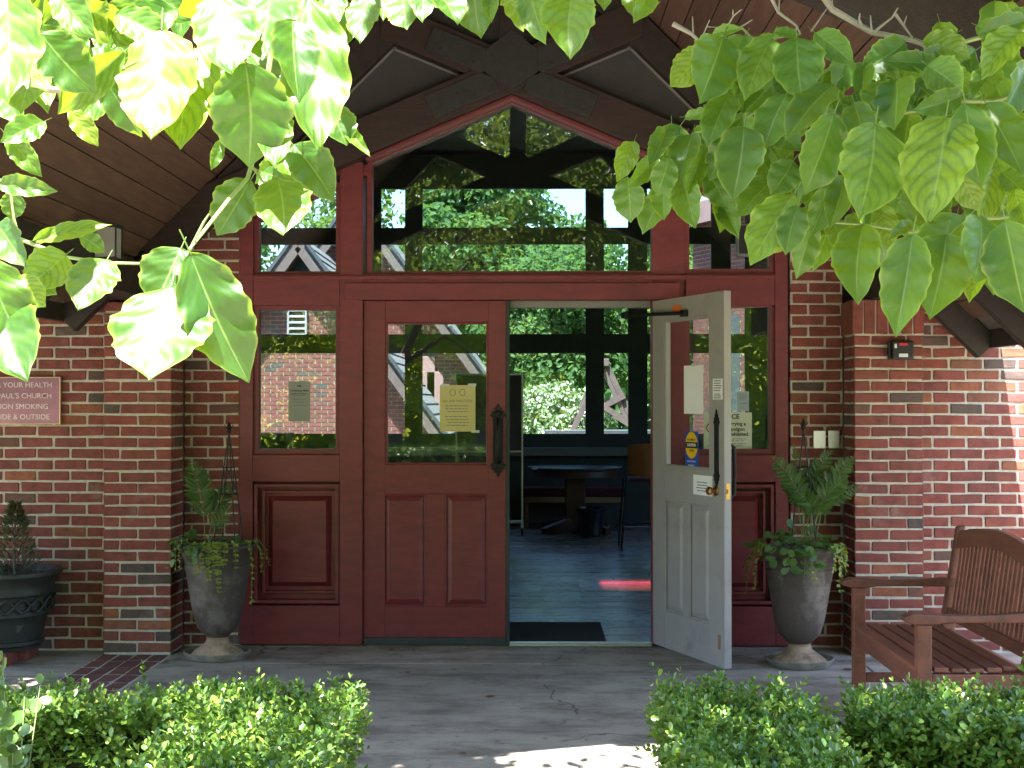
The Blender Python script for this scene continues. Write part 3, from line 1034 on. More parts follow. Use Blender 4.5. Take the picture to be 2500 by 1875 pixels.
def truss(y0, y1, cz):
    """cz: height of the lower edge of the crossing of the two chords"""
    ch = .24                                   # vertical depth of a chord
    sl = .426
    ov = .008
    for side in (-1, 1):
        # chord from the far lower end on this side over the crossing to the opposite rafter
        xa, xb = RX + side * 2.30, RX - side * .80
        za, zb = cz - sl * 2.30, cz + sl * .80
        e = ov if side > 0 else 0
        mb = MB().hexa([(xa, y0 + e, za), (xb, y0 + e, zb), (xb, y1 - e, zb), (xa, y1 - e, za),
                        (xa, y0 + e, za + ch), (xb, y0 + e, zb + ch), (xb, y1 - e, zb + ch), (xa, y1 - e, za + ch)])
        mb.build('scissor_chord', CHORDM if y0 > 7 else TIMBER, PR, bevel=.004)
        # rafter under the ceiling boards
        rx0, rx1 = 0.0, 2.42
        zt = RZ - .02
        d = .26
        mb = MB().hexa([(RX + side * rx0, y0 + .02, zt - d), (RX + side * rx1, y0 + .02, zt - rx1 - d), (RX + side * rx1, y1 - .02, zt - rx1 - d), (RX + side * rx0, y1 - .02, zt - d),
                        (RX + side * rx0, y0 + .02, zt), (RX + side * rx1, y0 + .02, zt - rx1), (RX + side * rx1, y1 - .02, zt - rx1), (RX + side * rx0, y1 - .02, zt)])
        mb.build('rafter', TIMBER, PR, bevel=.004)
        # steel straps with bolts along the chord near the crossing
        for k in (-1, 1):
            pl = MB()
            xs0, xs1 = RX + k * side * .10, RX + k * side * .50
            zz = lambda x: cz + ch / 2 + (-sl if k > 0 else sl) * abs(x - RX)
            n = Vector((xs1 - xs0, 0, zz(xs1) - zz(xs0))).normalized()
            pl.bar((xs0, y0 - .006, zz(xs0)), (xs1, y0 - .006, zz(xs1)), .012, .15, up=(0, 0, 1))
            p = pl.build('steel_plate', STEELD, PR, bevel=.002)
            for t in (.35, .6, .85):
                bx = xs0 + (xs1 - xs0) * t
                bz = zz(bx) + (.03 if t == .6 else -.03)
                MB().tube([(bx, y0 - .011, bz), (bx, y0 - .026, bz)], .017, 6).build('bolt', STEELD, p)
    MB().box(RX - .075, RX + .075, y0 - .004, y1 + .004, cz + .05, RZ - .1).build('king_post', TIMBER, PR, bevel=.005)
    MB().prism_y([(RX - .16, cz + .12), (RX, cz + .02), (RX + .16, cz + .12), (RX + .16, cz + .26), (RX, cz + .38), (RX - .16, cz + .26)], y0 - .013, y0 - .0045).build('gusset_plate', STEELD, PR, bevel=.002)


CZ = W(1249, 229, 8.62).z
truss(8.58, 8.70, CZ)
truss(4.92, 5.06, CZ)
# red strip under the chords over the window
for side in (-1, 1):
    xa, xb = RX, RX + side * (fx(1412) - RX + .02)
    za, zb = CZ - .002, CZ - .426 * abs(xb - RX) - .002
    e = .002 if side > 0 else 0
    MB().hexa([(xa, 8.63, za - .022), (xb, 8.63, zb - .022), (xb, 8.80 - e, zb - .022), (xa, 8.80 - e, za - .022),
               (xa, 8.63, za), (xb, 8.63, zb), (xb, 8.80 - e, zb), (xa, 8.80 - e, za)]).build('head_casing', RED, EF, bevel=.003)
    xa, xb = RX + side * 1.10, RX + side * 1.72
    f = lambda x: CZ - .426 * abs(x - RX)
    MB().hexa([(xa, 8.64, f(xa) - .07), (xb, 8.64, f(xb) - .07), (xb, 8.82, f(xb) - .07), (xa, 8.82, f(xa) - .07),
               (xa, 8.64, f(xa)), (xb, 8.64, f(xb)), (xb, 8.82, f(xb)), (xa, 8.82, f(xa))]).build('side_casing', RED, EF, bevel=.003)
    MB().box(RX + side * (fx(1410) - RX + .005), RX + side * 1.74, 8.725, 8.86, fz(380), f(RX + side * 1.1) + .05).build('filler', RED, EF)

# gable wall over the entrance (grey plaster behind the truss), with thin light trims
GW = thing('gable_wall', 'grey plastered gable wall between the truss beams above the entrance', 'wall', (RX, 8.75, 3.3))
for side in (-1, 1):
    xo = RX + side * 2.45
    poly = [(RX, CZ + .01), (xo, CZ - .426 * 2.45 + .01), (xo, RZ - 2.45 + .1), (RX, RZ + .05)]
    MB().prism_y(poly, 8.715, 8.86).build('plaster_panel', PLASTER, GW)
    # side infill below the chord ends, outside the frame
    xi = fx(518) if side < 0 else fx(1700)
    MB().box(xi, RX + side * 2.45, 8.80, 8.90, 2.0, CZ - .426 * 1.4).build('side_infill', TIMBER, GW)
    # light edge beads
    a = Vector((RX + side * .62, 8.708, RZ - .28 - .62)); b = Vector((RX + side * 1.6, 8.708, RZ - .28 - 1.6))
    MB().bar(a, b, .012, .014).build('edge_bead', SILLM, GW)
    a = Vector((RX + side * .0, 8.708, CZ - .006)); b = Vector((RX + side * .76, 8.708, CZ + .426 * .76 - .012))
    MB().bar(a, b, .012, .012).build('edge_bead', SILLM, GW)
# timber header over the left wall with lantern, and wall above
HB = thing('wall_header', 'dark timber header beam above the plaque wall', 'beam', (-3.4, 8.5, 2.1))
MB().box(-4.4, -2.44, 8.36, 8.60, 2.115, 2.42).build('header_beam', TIMBER, HB, bevel=.006)
MB().box(-4.4, -2.44, 8.45, 8.60, 2.425, 3.2).build('upper_board', TIMBER, HB)

# low roof over the plaque wall, left of the porch
LR = thing('side_roof', 'dark low eave over the plaque wall left of the porch', 'roof', (-4.6, 8.0, 2.5))
for i in range(13):
    y0 = 6.78 + i * .132
    MB().box(-7.0, -2.80, y0, y0 + .128, 2.44, 2.46).build('soffit_board', TIMBER, LR)
MB().box(-7.0, -2.80, 6.72, 6.778, 2.38, 2.60).build('eave_fascia', TIMBER, LR, bevel=.004)
MB().hexa([(-7.0, 6.66, 2.61), (-2.80, 6.66, 2.61), (-2.80, 8.9, 3.6), (-7.0, 8.9, 3.6), (-7.0, 6.66, 2.66), (-2.80, 6.66, 2.66), (-2.80, 8.9, 3.66), (-7.0, 8.9, 3.66)]).build('roof_deck', SHINGLE, LR)

# ------------------------------------------------------------------ the room behind the doors
RY = 17.7
fi = thing('room_floor', 'x', 'x', (0, 13, 0)); del fi['category']; fi['kind'] = 'structure'
fi['label'] = 'polished slate tile floor of the room inside'
MB().box(-5.2, 5.2, 8.80, RY + .3, -.2, -.003).build('floor_bed', MORTAR, fi)
TLX, TLY = .61, .305
for j in range(29):
    for i in range(6):
        x0 = -1.75 + i * TLX + (j % 2) * TLX / 2
        y0 = 8.835 + j * TLY
        brick(fi, x0, x0 + TLX - .0018, y0, y0 + TLY - .0018, -.02, .0, name='tile', mat=SLATE, c=.0015)
rm = MB()
for nm, xa, xb in (('room_wall_left', -5.3, -5.1), ('room_wall_right', 5.1, 5.3)):
    m = MB()
    if xa < 0:
        m.box(xa, xb, 8.9, RY + .2, -.1, 5.0)
    else:
        m.box(xa, xb, 8.9, 10.2, -.1, 5.0).box(xa, xb, 15.2, RY + .2, -.1, 5.0)
        m.box(xa + .001, xb - .001, 10.2, 15.2, -.1, 1.0).box(xa + .001, xb - .001, 10.2, 15.2, 2.6, 5.0)
    s_ = structure(nm, m, INTWALL)
    s_['label'] = 'plain left side wall of the room' if xa < 0 else 'right side wall of the room with a wide window added to light it'
    if xa > 0: MB().box(xa + .09, xa + .10, 10.2, 15.2, 1.0, 2.6).build('pane', REARGLASS, s_)  # unseen side window, added to bring daylight into the dark room
cl = MB()                                 # ceiling with a small opening for the added red skylight
SKX, SKY, SW, SD = .80 - .125 * 4.6, 11.65 - .40 * 4.6, .50, .80
zc0, zc1 = 4.62, 4.72
cl.box(-5.3, SKX - SW / 2, 8.87, RY + .3, zc0, zc1).box(SKX + SW / 2, 5.3, 8.87, RY + .3, zc0, zc1)
cl.box(SKX - SW / 2, SKX + SW / 2, 8.87, SKY - SD / 2, zc0 + .001, zc1 - .001).box(SKX - SW / 2, SKX + SW / 2, SKY + SD / 2, RY + .3, zc0 + .001, zc1 - .001)
structure('room_ceiling', cl, DARKCEIL)

fw = MB()                                 # front wall of the room either side of the entrance
fw.box(-5.3, fx(518) - .01, 8.88, 8.98, -.1, 5.0).box(fx(1700) + .01, 5.3, 8.88, 8.98, -.1, 5.0)
fw.prism_y([(-5.3, 2.0), (RX - 2.62, 2.08), (RX, RZ + .02), (RX, 5.0), (-5.3, 5.0)], 8.866, 8.879)
fw.prism_y([(5.3, 2.0), (5.3, 5.0), (RX + .001, 5.0), (RX + .001, RZ + .02), (RX + 2.62, 2.08)], 8.866, 8.879)
structure('room_front_wall', fw, INTWALL)


def rx(p): return W(p, 983, RY).x
def rz_(d): return W(1250, d * K, RY).z


RW = thing('rear_window', 'wide dark framed window grid across the far wall of the room', 'window', (0, RY, 0))
xs = [(-1e3, 560), (600, 604), (850, 927), (992, 1028), (1433, 1471), (1537, 1577), (1640, 1678), (1740, 1781), (1822, 1900)]
vx = [(rx(a) if a > -1e3 else -5.1, rx(b)) for a, b in xs]
vx[0] = (-5.1, rx(540)); vx[1] = (rx(540) + .001, rx(556))
vx[-1] = (rx(1822), 5.1)
zr = [(rz_(405), 5.0), (rz_(525), rz_(495)), (rz_(760), rz_(725)), (-.05, rz_(940))]
for a, b in vx:
    MB().box(a, b, RY - .02, RY + .12, zr[3][1], zr[0][0]).build('mullion', INTDARK, RW)
MB().box(-5.1, 5.1, RY - .03, RY + .14, zr[0][0], zr[0][1]).build('upper_wall', INTDARK, RW)
MB().box(-5.1, 5.1, RY - .03, RY + .14, zr[3][0], zr[3][1]).build('lower_wall', INTDARK, RW)
for za, zb in zr[1:3]:
    MB().box(-5.1, 5.1, RY - .03, RY + .13, za, zb).build('transom_bar', INTDARK, RW)
zl = [(zr[3][1], zr[2][0]), (zr[2][1], zr[1][0]), (zr[1][1], zr[0][0])]
for i in range(len(vx) - 1):
    a, b = vx[i][1], vx[i + 1][0]
    if b - a < .05: continue
    for z0, z1 in zl:
        MB().box(a, b, RY + .05, RY + .056, z0, z1).build('pane', REARGLASS, RW)
        bd = MB(); e = .018
        bd.box(a, a + e, RY - .015, RY + .03, z0, z1).box(b - e, b, RY - .015, RY + .03, z0, z1)
        bd.box(a + e, b - e, RY - .0145, RY + .03, z0, z0 + e).box(a + e, b - e, RY - .0145, RY + .03, z1 - e, z1)
        bd.build('glazing_bead', INTDARK, RW)
MB().box(-1.8, 1.36, RY - .22, RY - .03, rz_(984), rz_(966)).build('sill', SILLM, RW, bevel=.01)

# unseen skylight, added so its graded panes throw a red patch on the tiles
SK = thing('added_rooflight', 'unseen red glass skylight added to throw the red patch on the tiles', 'added_rooflight', (SKX, SKY, zc1))
for ya, yb, g_ in ((-.5, -.34, FAINTGLASS), (-.34, -.16, AMBERGLASS), (-.16, .02, ROSEGLASS), (.02, .22, REDGLASS), (.22, .36, AMBERGLASS), (.36, .5, FAINTGLASS)):
    MB().box(SKX - SW / 2 - .02, SKX + SW / 2 + .02, SKY + ya * SD, SKY + yb * SD - .001, zc1 + .002, zc1 + .012).build('pane', g_, SK)
MB().box(SKX - SW / 2 - .03, SKX + SW / 2 + .03, SKY - SD * .5 - .03, SKY - SD * .5, zc1 + .002, zc1 + .03).box(SKX - SW / 2 - .03, SKX + SW / 2 + .03, SKY + SD * .5, SKY + SD * .5 + .03, zc1 + .002, zc1 + .03).build('frame', INTDARK, SK)

# furniture in the room
ty = 16.5
tx = W(1404, 1137, ty).x
T = thing('pedestal_table', 'round dark pedestal table in front of the maroon bench', 'table', (tx, ty, 0))
MB().lathe([(.55, .725), (.555, .735), (.55, .752), (.0, .753)], 40, (tx, ty, 0)).build('table_top', TABLETOP, T, smooth=True)
MB().lathe([(.49, .64), (.50, .645), (.50, .724)], 32, (tx, ty, 0)).build('apron', WALNUT, T, smooth=True)
MB().box(tx - .115, tx + .115, ty - .115, ty + .115, .07, .645).build('pedestal', WALNUT, T, bevel=.01)
for a in range(4):
    v = Vector((math.cos(R(45 + 90 * a)), math.sin(R(45 + 90 * a)), 0))
    c = Vector((tx, ty, 0))
    MB().hexa([c + v * .1 + Vector((-v.y, v.x, 0)) * .05 + Vector((0, 0, 0)), c + v * .1 - Vector((-v.y, v.x, 0)) * .05,
               c + v * .52 - Vector((-v.y, v.x, 0)) * .045, c + v * .52 + Vector((-v.y, v.x, 0)) * .045,
               c + v * .1 + Vector((-v.y, v.x, 0)) * .05 + Vector((0, 0, .16)), c + v * .1 - Vector((-v.y, v.x, 0)) * .05 + Vector((0, 0, .16)),
               c + v * .52 - Vector((-v.y, v.x, 0)) * .045 + Vector((0, 0, .07)), c + v * .52 + Vector((-v.y, v.x, 0)) * .045 + Vector((0, 0, .07))]).build('foot', WALNUT, T, bevel=.008)
by = 17.15
bx0, bx1 = W(1276, 1200, by).x, W(1528, 1200, by).x
B = thing('upholstered_bench', 'low maroon cushioned bench with pale wooden legs under the far window', 'bench', ((bx0 + bx1) / 2, by, 0))
MB().box(bx0, bx1, by - .2, by + .2, .37, .48).build('cushion', CUSHION, B, bevel=.02)
MB().box(bx0 + .02, bx1 - .02, by - .19, by + .19, .30, .368).build('seat_rail', BEECH, B, bevel=.006)
for x in (bx0 + .03, bx1 - .07):
    for y in (by - .18, by + .14):
        MB().box(x, x + .04, y, y + .04, .0, .30).build('leg', BEECH, B, bevel=.005)
# chair
cy_ = 14.35
cxa, cxb = W(1533, 1083, cy_).x, W(1640, 1083, cy_).x
CH = thing('cafe_stool', 'tall metal chair with an orange plywood back, half hidden by the open door', 'chair', ((cxa + cxb) / 2, cy_, 0))
bk = MB()
zt, zb_ = W(1590, 1083, cy_).z, W(1590, 1166, cy_).z
ln = cxb - cxa
seg = 9
pts = []
for i in range(seg):
    t = i / (seg - 1)
    y = cy_ - .05 * math.sin(math.pi * t)
    x0 = cxa + ln * t
    ins = .05 * (1 - math.sin(math.pi * t))
    pts.append((x0, y, zb_ + ins * .9, zt - ins * .35))
n = 0
for x, y, a, b in pts:
    bk.v += [(x + (.03 if a > zb_ and x < (cxa + cxb) / 2 else 0), y, a), (x, y, b), (x, y + .012, b), (x, y + .012, a)]
for i in range(seg - 1):
    o = 4 * i
    for q in ((0, 4, 5, 1), (1, 5, 6, 2), (2, 6, 7, 3), (3, 7, 4, 0)):
        bk.f.append(tuple(o + k for k in q))
bk.f += [(0, 1, 2, 3), tuple(4 * (seg - 1) + k for k in (3, 2, 1, 0))]
bk.build('backrest', ORANGEW, CH, smooth=True)
sx0, sx1 = cxa - .02, cxb + .02
MB().box(sx0 + .03, sx1, cy_ - .02, cy_ + .38, .70, .735).build('seat', CUSHION, CH, bevel=.015)
for x, dx in ((sx0, -.05), (sx1, .05)):
    MB().tube([(x, cy_, zt - .15), (x, cy_ - .01, .72), (x + dx, cy_ - .03, 0)], .011, 8).build('leg', IRON, CH, smooth=True)
    MB().tube([(x, cy_ + .38, .71), (x + dx, cy_ + .42, 0)], .011, 8).build('leg', IRON, CH, smooth=True)
MB().tube([(sx0 - .035, cy_ - .02, .24), (sx1 + .035, cy_ - .02, .24)], .009, 8).build('foot_rail', ALU, CH, smooth=True)
# bin
gx, gy = W(1443, 1260, 15.9).x, 15.9
G = thing('waste_bin', 'black waste bin beside the table pedestal', 'bin', (gx, gy, 0))
MB().lathe([(.115, 0), (.13, .12), (.15, .30), (.155, .31), (.148, .31), (.125, .05), (.0, .04)], 24, (gx, gy, 0)).build('bin_body', BLACKP, G, smooth=True)
MB().lathe([(.150, .27), (.161, .285), (.164, .315), (.15, .322), (.146, .30)], 24, (gx, gy, 0), jit=.15).build('liner', BLACKP, G, smooth=True)
# rolling board
wy = 16.2
wx0, wx1 = W(1112, 950, wy).x, W(1277, 950, wy).x
WB = thing('rolling_board', 'tall brown display board on casters just inside the doorway', 'board', ((wx0 + wx1) / 2, wy, 0))
zt = W(1200, 912, wy).z
MB().box(wx0 + .02, wx1 - .02, wy, wy + .03, .95, zt - .02).build('panel', BOARDM, WB)
fr = MB()
fr.box(wx0, wx0 + .02, wy - .005, wy + .035, .1, zt).box(wx1 - .02, wx1, wy - .005, wy + .035, .1, zt)
fr.box(wx0 + .02, wx1 - .02, wy - .004, wy + .034, zt - .02, zt).box(wx0 + .02, wx1 - .02, wy - .004, wy + .034, .93, .95).box(wx0 + .02, wx1 - .02, wy - .004, wy + .034, .12, .15)
fr.build('frame', ALU, WB, bevel=.003)
for x in (wx0 + .01, wx1 - .01):
    MB().box(x - .015, x + .015, wy - .22, wy + .25, .08, .11).build('foot', ALU, WB, bevel=.003)
    for y in (wy - .19, wy + .22):
        MB().tube([(x - .012, y, .04), (x + .012, y, .04)], .04, 12).build('caster', BLACKP, WB)
# dark cabinet seen through the left sidelight
ky = 16.9
kx0, kx1 = W(560, 1080, ky).x, W(705, 1080, ky).x
KB = thing('black_cabinet', 'black cabinet standing under the far window, seen through the left sidelight', 'cabinet', ((kx0 + kx1) / 2, ky, 0))
kz = W(650, 1057, ky).z
MB().box(kx0, kx1, ky - .2, ky + .3, .05, kz - .03).build('body', BLACKP, KB, bevel=.006)
MB().box(kx0 - .01, kx1 + .01, ky - .215, ky + .3, kz - .028, kz).build('top', BLACKP, KB, bevel=.006)
MB().box(kx0, kx1 - .3, ky - .212, ky - .2005, kz - .16, kz - .15).build('pull', ALU, KB)
# mat
m0, m1 = W(1243, 1572, 8.87).x - .4, W(1480, 1572, 8.87).x
MT = MB().box(m0, m1, 8.86, 9.63, .001, .010).build('door_mat', MATM, None, bevel=.003)
tag(MT, 'black rubber backed mat lying just inside the open doorway', 'mat')

# ------------------------------------------------------------------ courtyard behind
structure('courtyard_path', MB().box(-14, 14, 17.95, 21.5, -.098, -.05), GRAVEL, 'pale path across the courtyard')


def far_bricks(poly_test, x0, x1, y, z0, z1, face='y', flip=1):
    mb = MB()
    n = int((z1 - z0) / CO)
    for i in range(n):
        z = z0 + i * CO + JT
        x = x0 - (i % 2) * BL / 2
        while x < x1:
            a, b = max(x, x0), min(x + BL - JT, x1)
            if b - a > .03 and poly_test((a + b) / 2, z):
                if face == 'y':
                    mb.box(a, b, y - .008, y + .03, z, z + CO - JT)
                else:
                    mb.box(y - .008, y + .03, a, b, z, z + CO - JT)
            x += BL
    return mb


CB = thing('courtyard_house', 'steep gabled red brick house across the courtyard with a lower gable in front', 'house', (-3.2, 25, 0))
GA = W(872, 512, 25.2)          # apex of the tall gable
SLP = 1.37
HW = GA.z / SLP
MB().prism_y([(GA.x - HW, -.1), (GA.x + HW, -.1), (GA.x, GA.z)], 25.2, 25.6).build('wall', FARMORTAR, CB)
t = far_bricks(lambda x, z: abs(x - GA.x) * SLP < GA.z - z - .1 and z > .3, GA.x - 2.9, GA.x + HW, 25.2, .3, GA.z)
o = t.build('brick_facing', BRICKI, CB); o['kind'] = 'stuff'
LA = W(735, 603, 22.5)          # apex of the lower gable
LH = (LA.z - .0) / SLP
MB().prism_y([(LA.x - LH, -.1), (LA.x + LH, -.1), (LA.x, LA.z)], 22.5, 22.8).build('wall', FARMORTAR, CB)
t = far_bricks(lambda x, z: abs(x - LA.x) * SLP < LA.z - z - .1 and z < LA.z - .75, LA.x - 1.9, LA.x + LH, 22.5, .3, LA.z)
o = t.build('brick_facing', BRICKI, CB); o['kind'] = 'stuff'
MB().prism_y([(LA.x - .5, LA.z - .78), (LA.x + .5, LA.z - .78), (LA.x, LA.z - .1)], 22.46, 22.5).build('gable_window', BLACKP, CB)


def gable_roof(A, hw, y0, y1, ov, th=.14, rows=False):
    for side in (-1, 1):
        e = hw + .25
        pts = [(A.x, y0 - ov, A.z), (A.x + side * e, y0 - ov, A.z - e * SLP), (A.x + side * e, y1, A.z - e * SLP), (A.x, y1, A.z)]
        n = Vector((SLP * side, 0, 1)).normalized() * th
        q = [Vector(p) for p in pts]
        pp = q + [p + n for p in q]
        if side < 0: pp = [pp[1], pp[0], pp[3], pp[2], pp[5], pp[4], pp[7], pp[6]]
        MB().hexa(pp).build('roof', SHINGLE, CB)
        # shingle courses, each a lapped strip
        if rows:
            sl = Vector((side, 0, -SLP)).normalized()
            nrm = n.normalized()
            L = e * math.sqrt(1 + SLP * SLP)
            k = 0
            while k * .2 < L - .2:
                a = q[0] + n + sl * (k * .2) + nrm * .004
                b = a + sl * .215 + nrm * .012
                dy = Vector((0, y1 - y0 + ov - .02, 0))
                c0 = nrm * .012
                m = MB()
                P8 = [a, b, b + dy, a + dy, a + c0 * .3, b + c0, b + dy + c0, a + dy + c0 * .3]
                if side < 0: P8 = [P8[1], P8[0], P8[3], P8[2], P8[5], P8[4], P8[7], P8[6]]
                m.hexa(P8).build('shingle_course', SHINGLE, CB)
                k += 1
        # rake board
        b0, b1 = Vector((A.x, y0 - ov - .02, A.z - .03)), Vector((A.x + side * e, y0 - ov - .02, A.z - e * SLP - .03))
        MB().bar(b0, b1, .035, .13).build('rake_board', RAKEW, CB)
        MB().bar(b0 + n * .95 + Vector((0, -.012, .02)), b1 + n * .95 + Vector((0, -.012, .02)), .06, .05).build('flashing', GUTTER, CB)


gable_roof(GA, HW, 25.2, 31, .42)
gable_roof(LA, LH, 22.5, 25.2, .28, rows=True)
# louvred vent and its lamp on the lower gable
vx0, vx1 = W(702, 780, 22.45).x, W(750, 780, 22.45).x
vz0, vz1 = W(702, 822, 22.45).z, W(702, 748, 22.45).z
V = MB()
V.box(vx0, vx0 + .03, 22.40, 22.49, vz0, vz1).box(vx1 - .03, vx1, 22.40, 22.49, vz0, vz1).box(vx0, vx1, 22.401, 22.489, vz1, vz1 + .03).box(vx0, vx1, 22.401, 22.489, vz0 - .03, vz0)
vo = V.build('louvre_vent', VENTM, CB)
nl = 5
for i in range(nl):
    z = vz0 + (i + .5) * (vz1 - vz0) / nl
    MB().hexa([(vx0 + .03, 22.40, z - .035), (vx1 - .03, 22.40, z - .035), (vx1 - .03, 22.48, z + .02), (vx0 + .03, 22.48, z + .02),
               (vx0 + .03, 22.40, z - .02), (vx1 - .03, 22.40, z - .02), (vx1 - .03, 22.48, z + .035), (vx0 + .03, 22.48, z + .035)]).build('louvre_slat', VENTM, vo)
# pink stones stepping along the roof edge
for (px, py, w, h) in ((915, 812, .12, .16), (1040, 925, .16, .40), (1062, 965, .15, .42)):
    p = W(px, py, 25.1)
    MB().box(p.x - w, p.x + w, 25.10, 25.195, p.z - h, p.z + h).build('stone', PINKST, CB, bevel=.01)

# wing on the right, running back at an angle beyond the glass
WA = W(1693, 983, 24.2)
WROT = math.atan2(-1.7, .74)
WG = thing('side_wing', 'sunlit red brick wing beyond the right sidelight', 'house', (WA.x, WA.y, -.1), WROT, local=True)
MB().box(0, 5.0, 0, .5, 0, 4.9).build('wall', FARMORTAR, WG)
o = far_bricks(lambda x, z: not (1.05 < x < 1.5 and 1.0 < z < 3.0), 0, 5.0, 0, .1, 4.8).build('brick_facing', BRICKI, WG); o['kind'] = 'stuff'
MB().box(1.05, 1.5, -.02, .1, 1.0, 3.0).build('window', INTDARK, WG)
MB().hexa([(-.35, -.35, 4.75), (5.2, -.35, 4.75), (5.2, 2.5, 7.0), (-.35, 2.5, 7.0), (-.35, -.35, 4.9), (5.2, -.35, 4.9), (5.2, 2.5, 7.15), (-.35, 2.5, 7.15)]).build('roof', SHINGLE, WG)
MB().box(-.36, 5.2, -.40, -.352, 4.55, 4.9).build('fascia', PINKST, WG)

# timber A frame
AF = thing('timber_arbor', 'weathered timber A frame arbour standing in the courtyard', 'arbour', (1.5, 22, 0))
ap = W(1477, 890, 22)
for s in (-1, 1):
    for y in (22.0, 23.2):
        MB().bar((ap.x + s * .02, y, ap.z), (ap.x + s * ap.z * .5, y, -.1), .075, .09, up=(0, 0, 1)).build('leg', ARBW, AF, bevel=.005)
for y in (21.93, 23.13):
    MB().bar((ap.x - .22, y, ap.z - .75), (ap.x + .30, y, ap.z - .48), .05, .085).build('brace', ARBW, AF)
    MB().bar((ap.x - .20, y - .065, ap.z - .55), (ap.x + .45, y - .065, ap.z - .95), .05, .085).build('brace', ARBW, AF)
MB().bar((ap.x, 21.9, ap.z + .03), (ap.x, 23.3, ap.z + .03), .12, .12).build('ridge', ARBW, AF, bevel=.01)
MB().box(ap.x - .95, ap.x + .8, 21.2, 21.6, .95, 1.09).build('shelf', GUTTER, AF, bevel=.01)
for x in (ap.x - .9, ap.x + .75):
    MB().box(x - .04, x + .04, 21.35, 21.45, -.1, .95).build('shelf_post', ARBW, AF)


# ------------------------------------------------------------------ foliage clouds
def leaf_cloud(name, pos, nrm, ax, length, width, mat, parent=None, fold=.22, rounded=False):
    """folded six-point leaves: base pos, axis ax, normal nrm (numpy n x 3), one mesh"""
    n = len(pos)
    ax = ax / np.linalg.norm(ax, axis=1, keepdims=True)
    sd = np.cross(ax, nrm); sd /= np.maximum(np.linalg.norm(sd, axis=1, keepdims=True), 1e-6)
    nr = np.cross(sd, ax)
    L = length[:, None]; Wd = width[:, None] * .5
    up = nr * Wd * fold * 2
    if rounded:
        V = np.empty((n, 8, 3))
        V[:, 0] = pos
        for i, (t, w) in enumerate(((.22, .62), (.58, 1.0), (.90, .62))):
            V[:, 1 + i] = pos + ax * L * t + sd * Wd * w + up * w
            V[:, 7 - i] = pos + ax * L * t - sd * Wd * w + up * w
        V[:, 4] = pos + ax * L
        return _leaf_mesh(name, V, n, [[0, 1, 2, 3, 4], [0, 4, 5, 6, 7]], mat, parent)
    V = np.empty((n, 6, 3))
    V[:, 0] = pos
    V[:, 1] = pos + ax * L * .30 + sd * Wd * .95 + up
    V[:, 2] = pos + ax * L * .68 + sd * Wd * .78 + up
    V[:, 3] = pos + ax * L - nr * L * .06
    V[:, 4] = pos + ax * L * .68 - sd * Wd * .78 + up
    V[:, 5] = pos + ax * L * .30 - sd * Wd * .95 + up
    return _leaf_mesh(name, V, n, [[0, 1, 2, 3], [0, 3, 4, 5]], mat, parent)


def _leaf_mesh(name, V, n, polys, mat, parent):
    me = bpy.data.meshes.new(name)
    k, c = V.shape[1], len(polys[0])
    me.vertices.add(n * k)
    me.vertices.foreach_set('co', V.reshape(-1))
    F_ = (np.arange(n)[:, None, None] * k + np.array(polys)[None]).reshape(-1)
    me.loops.add(n * 2 * c)
    me.loops.foreach_set('vertex_index', F_.astype(np.int32))
    me.polygons.add(n * 2)
    me.polygons.foreach_set('loop_start', np.arange(0, n * 2 * c, c, dtype=np.int32))
    me.polygons.foreach_set('loop_total', np.full(n * 2, c, dtype=np.int32))
    me.materials.append(mat)
    me.update(calc_edges=True)
    me.validate()
    return link(name, me, parent)


rng = np.random.default_rng(11)


def unit(n):
    v = rng.normal(size=(n, 3))
    return v / np.linalg.norm(v, axis=1, keepdims=True)


def tree(name, label, x, y, h, rad, nl, ls, mat, group=None, z0=None, trunk=.16, zbase=-.1):
    root = thing(name, label, 'shrub' if 'shrub' in name or name == 'flowering_dogwood' else 'tree', (x, y, zbase), group=group)
    zc = h * .58
    t = MB()
    top = Vector((x + rnd.uniform(-.3, .3), y, h * .8))
    t.tube([(x, y, zbase), (x + .04, y, h * .25), (x - .05, y + .05, h * .5), top], [trunk, trunk * .8, trunk * .55, trunk * .2], 9)
    for i in range(7):
        a = rnd.uniform(0, 6.28); zz = h * rnd.uniform(.25, .6)
        r_ = rad * rnd.uniform(.5, .85)
        t.tube([(x, y, zz), (x + r_ * .5 * math.cos(a), y + r_ * .5 * math.sin(a), zz + h * .10), (x + r_ * math.cos(a), y + r_ * math.sin(a), zz + h * .16)],
               [trunk * .4, trunk * .25, trunk * .08], 6)
    t.build('trunk', BARK, root, smooth=True)
    nc = 46
    cs = unit(nc) * (rng.random((nc, 1)) ** .4) * np.array([rad, rad, h * .42]) * .88 + np.array([x, y, zc])
    cr = rng.uniform(.22, .42, nc) * rad
    w = cr ** 2; w /= w.sum()
    k = rng.choice(nc, nl, p=w)
    d = unit(nl)
    d[:, 2] = d[:, 2] * .75 + .12
    pos = cs[k] + d * (cr[k, None]) * (rng.uniform(.55, 1.03, (nl, 1)))
    nrm = d + unit(nl) * .55 + np.array([0, 0, .35])
    ax = unit(nl) * .9 + d * .3 + np.array([0, 0, -.35])
    L = rng.uniform(.7, 1.25, nl) * ls
    leaf_cloud('crown', pos, nrm, ax, L, L * .62, mat, root)
    return root


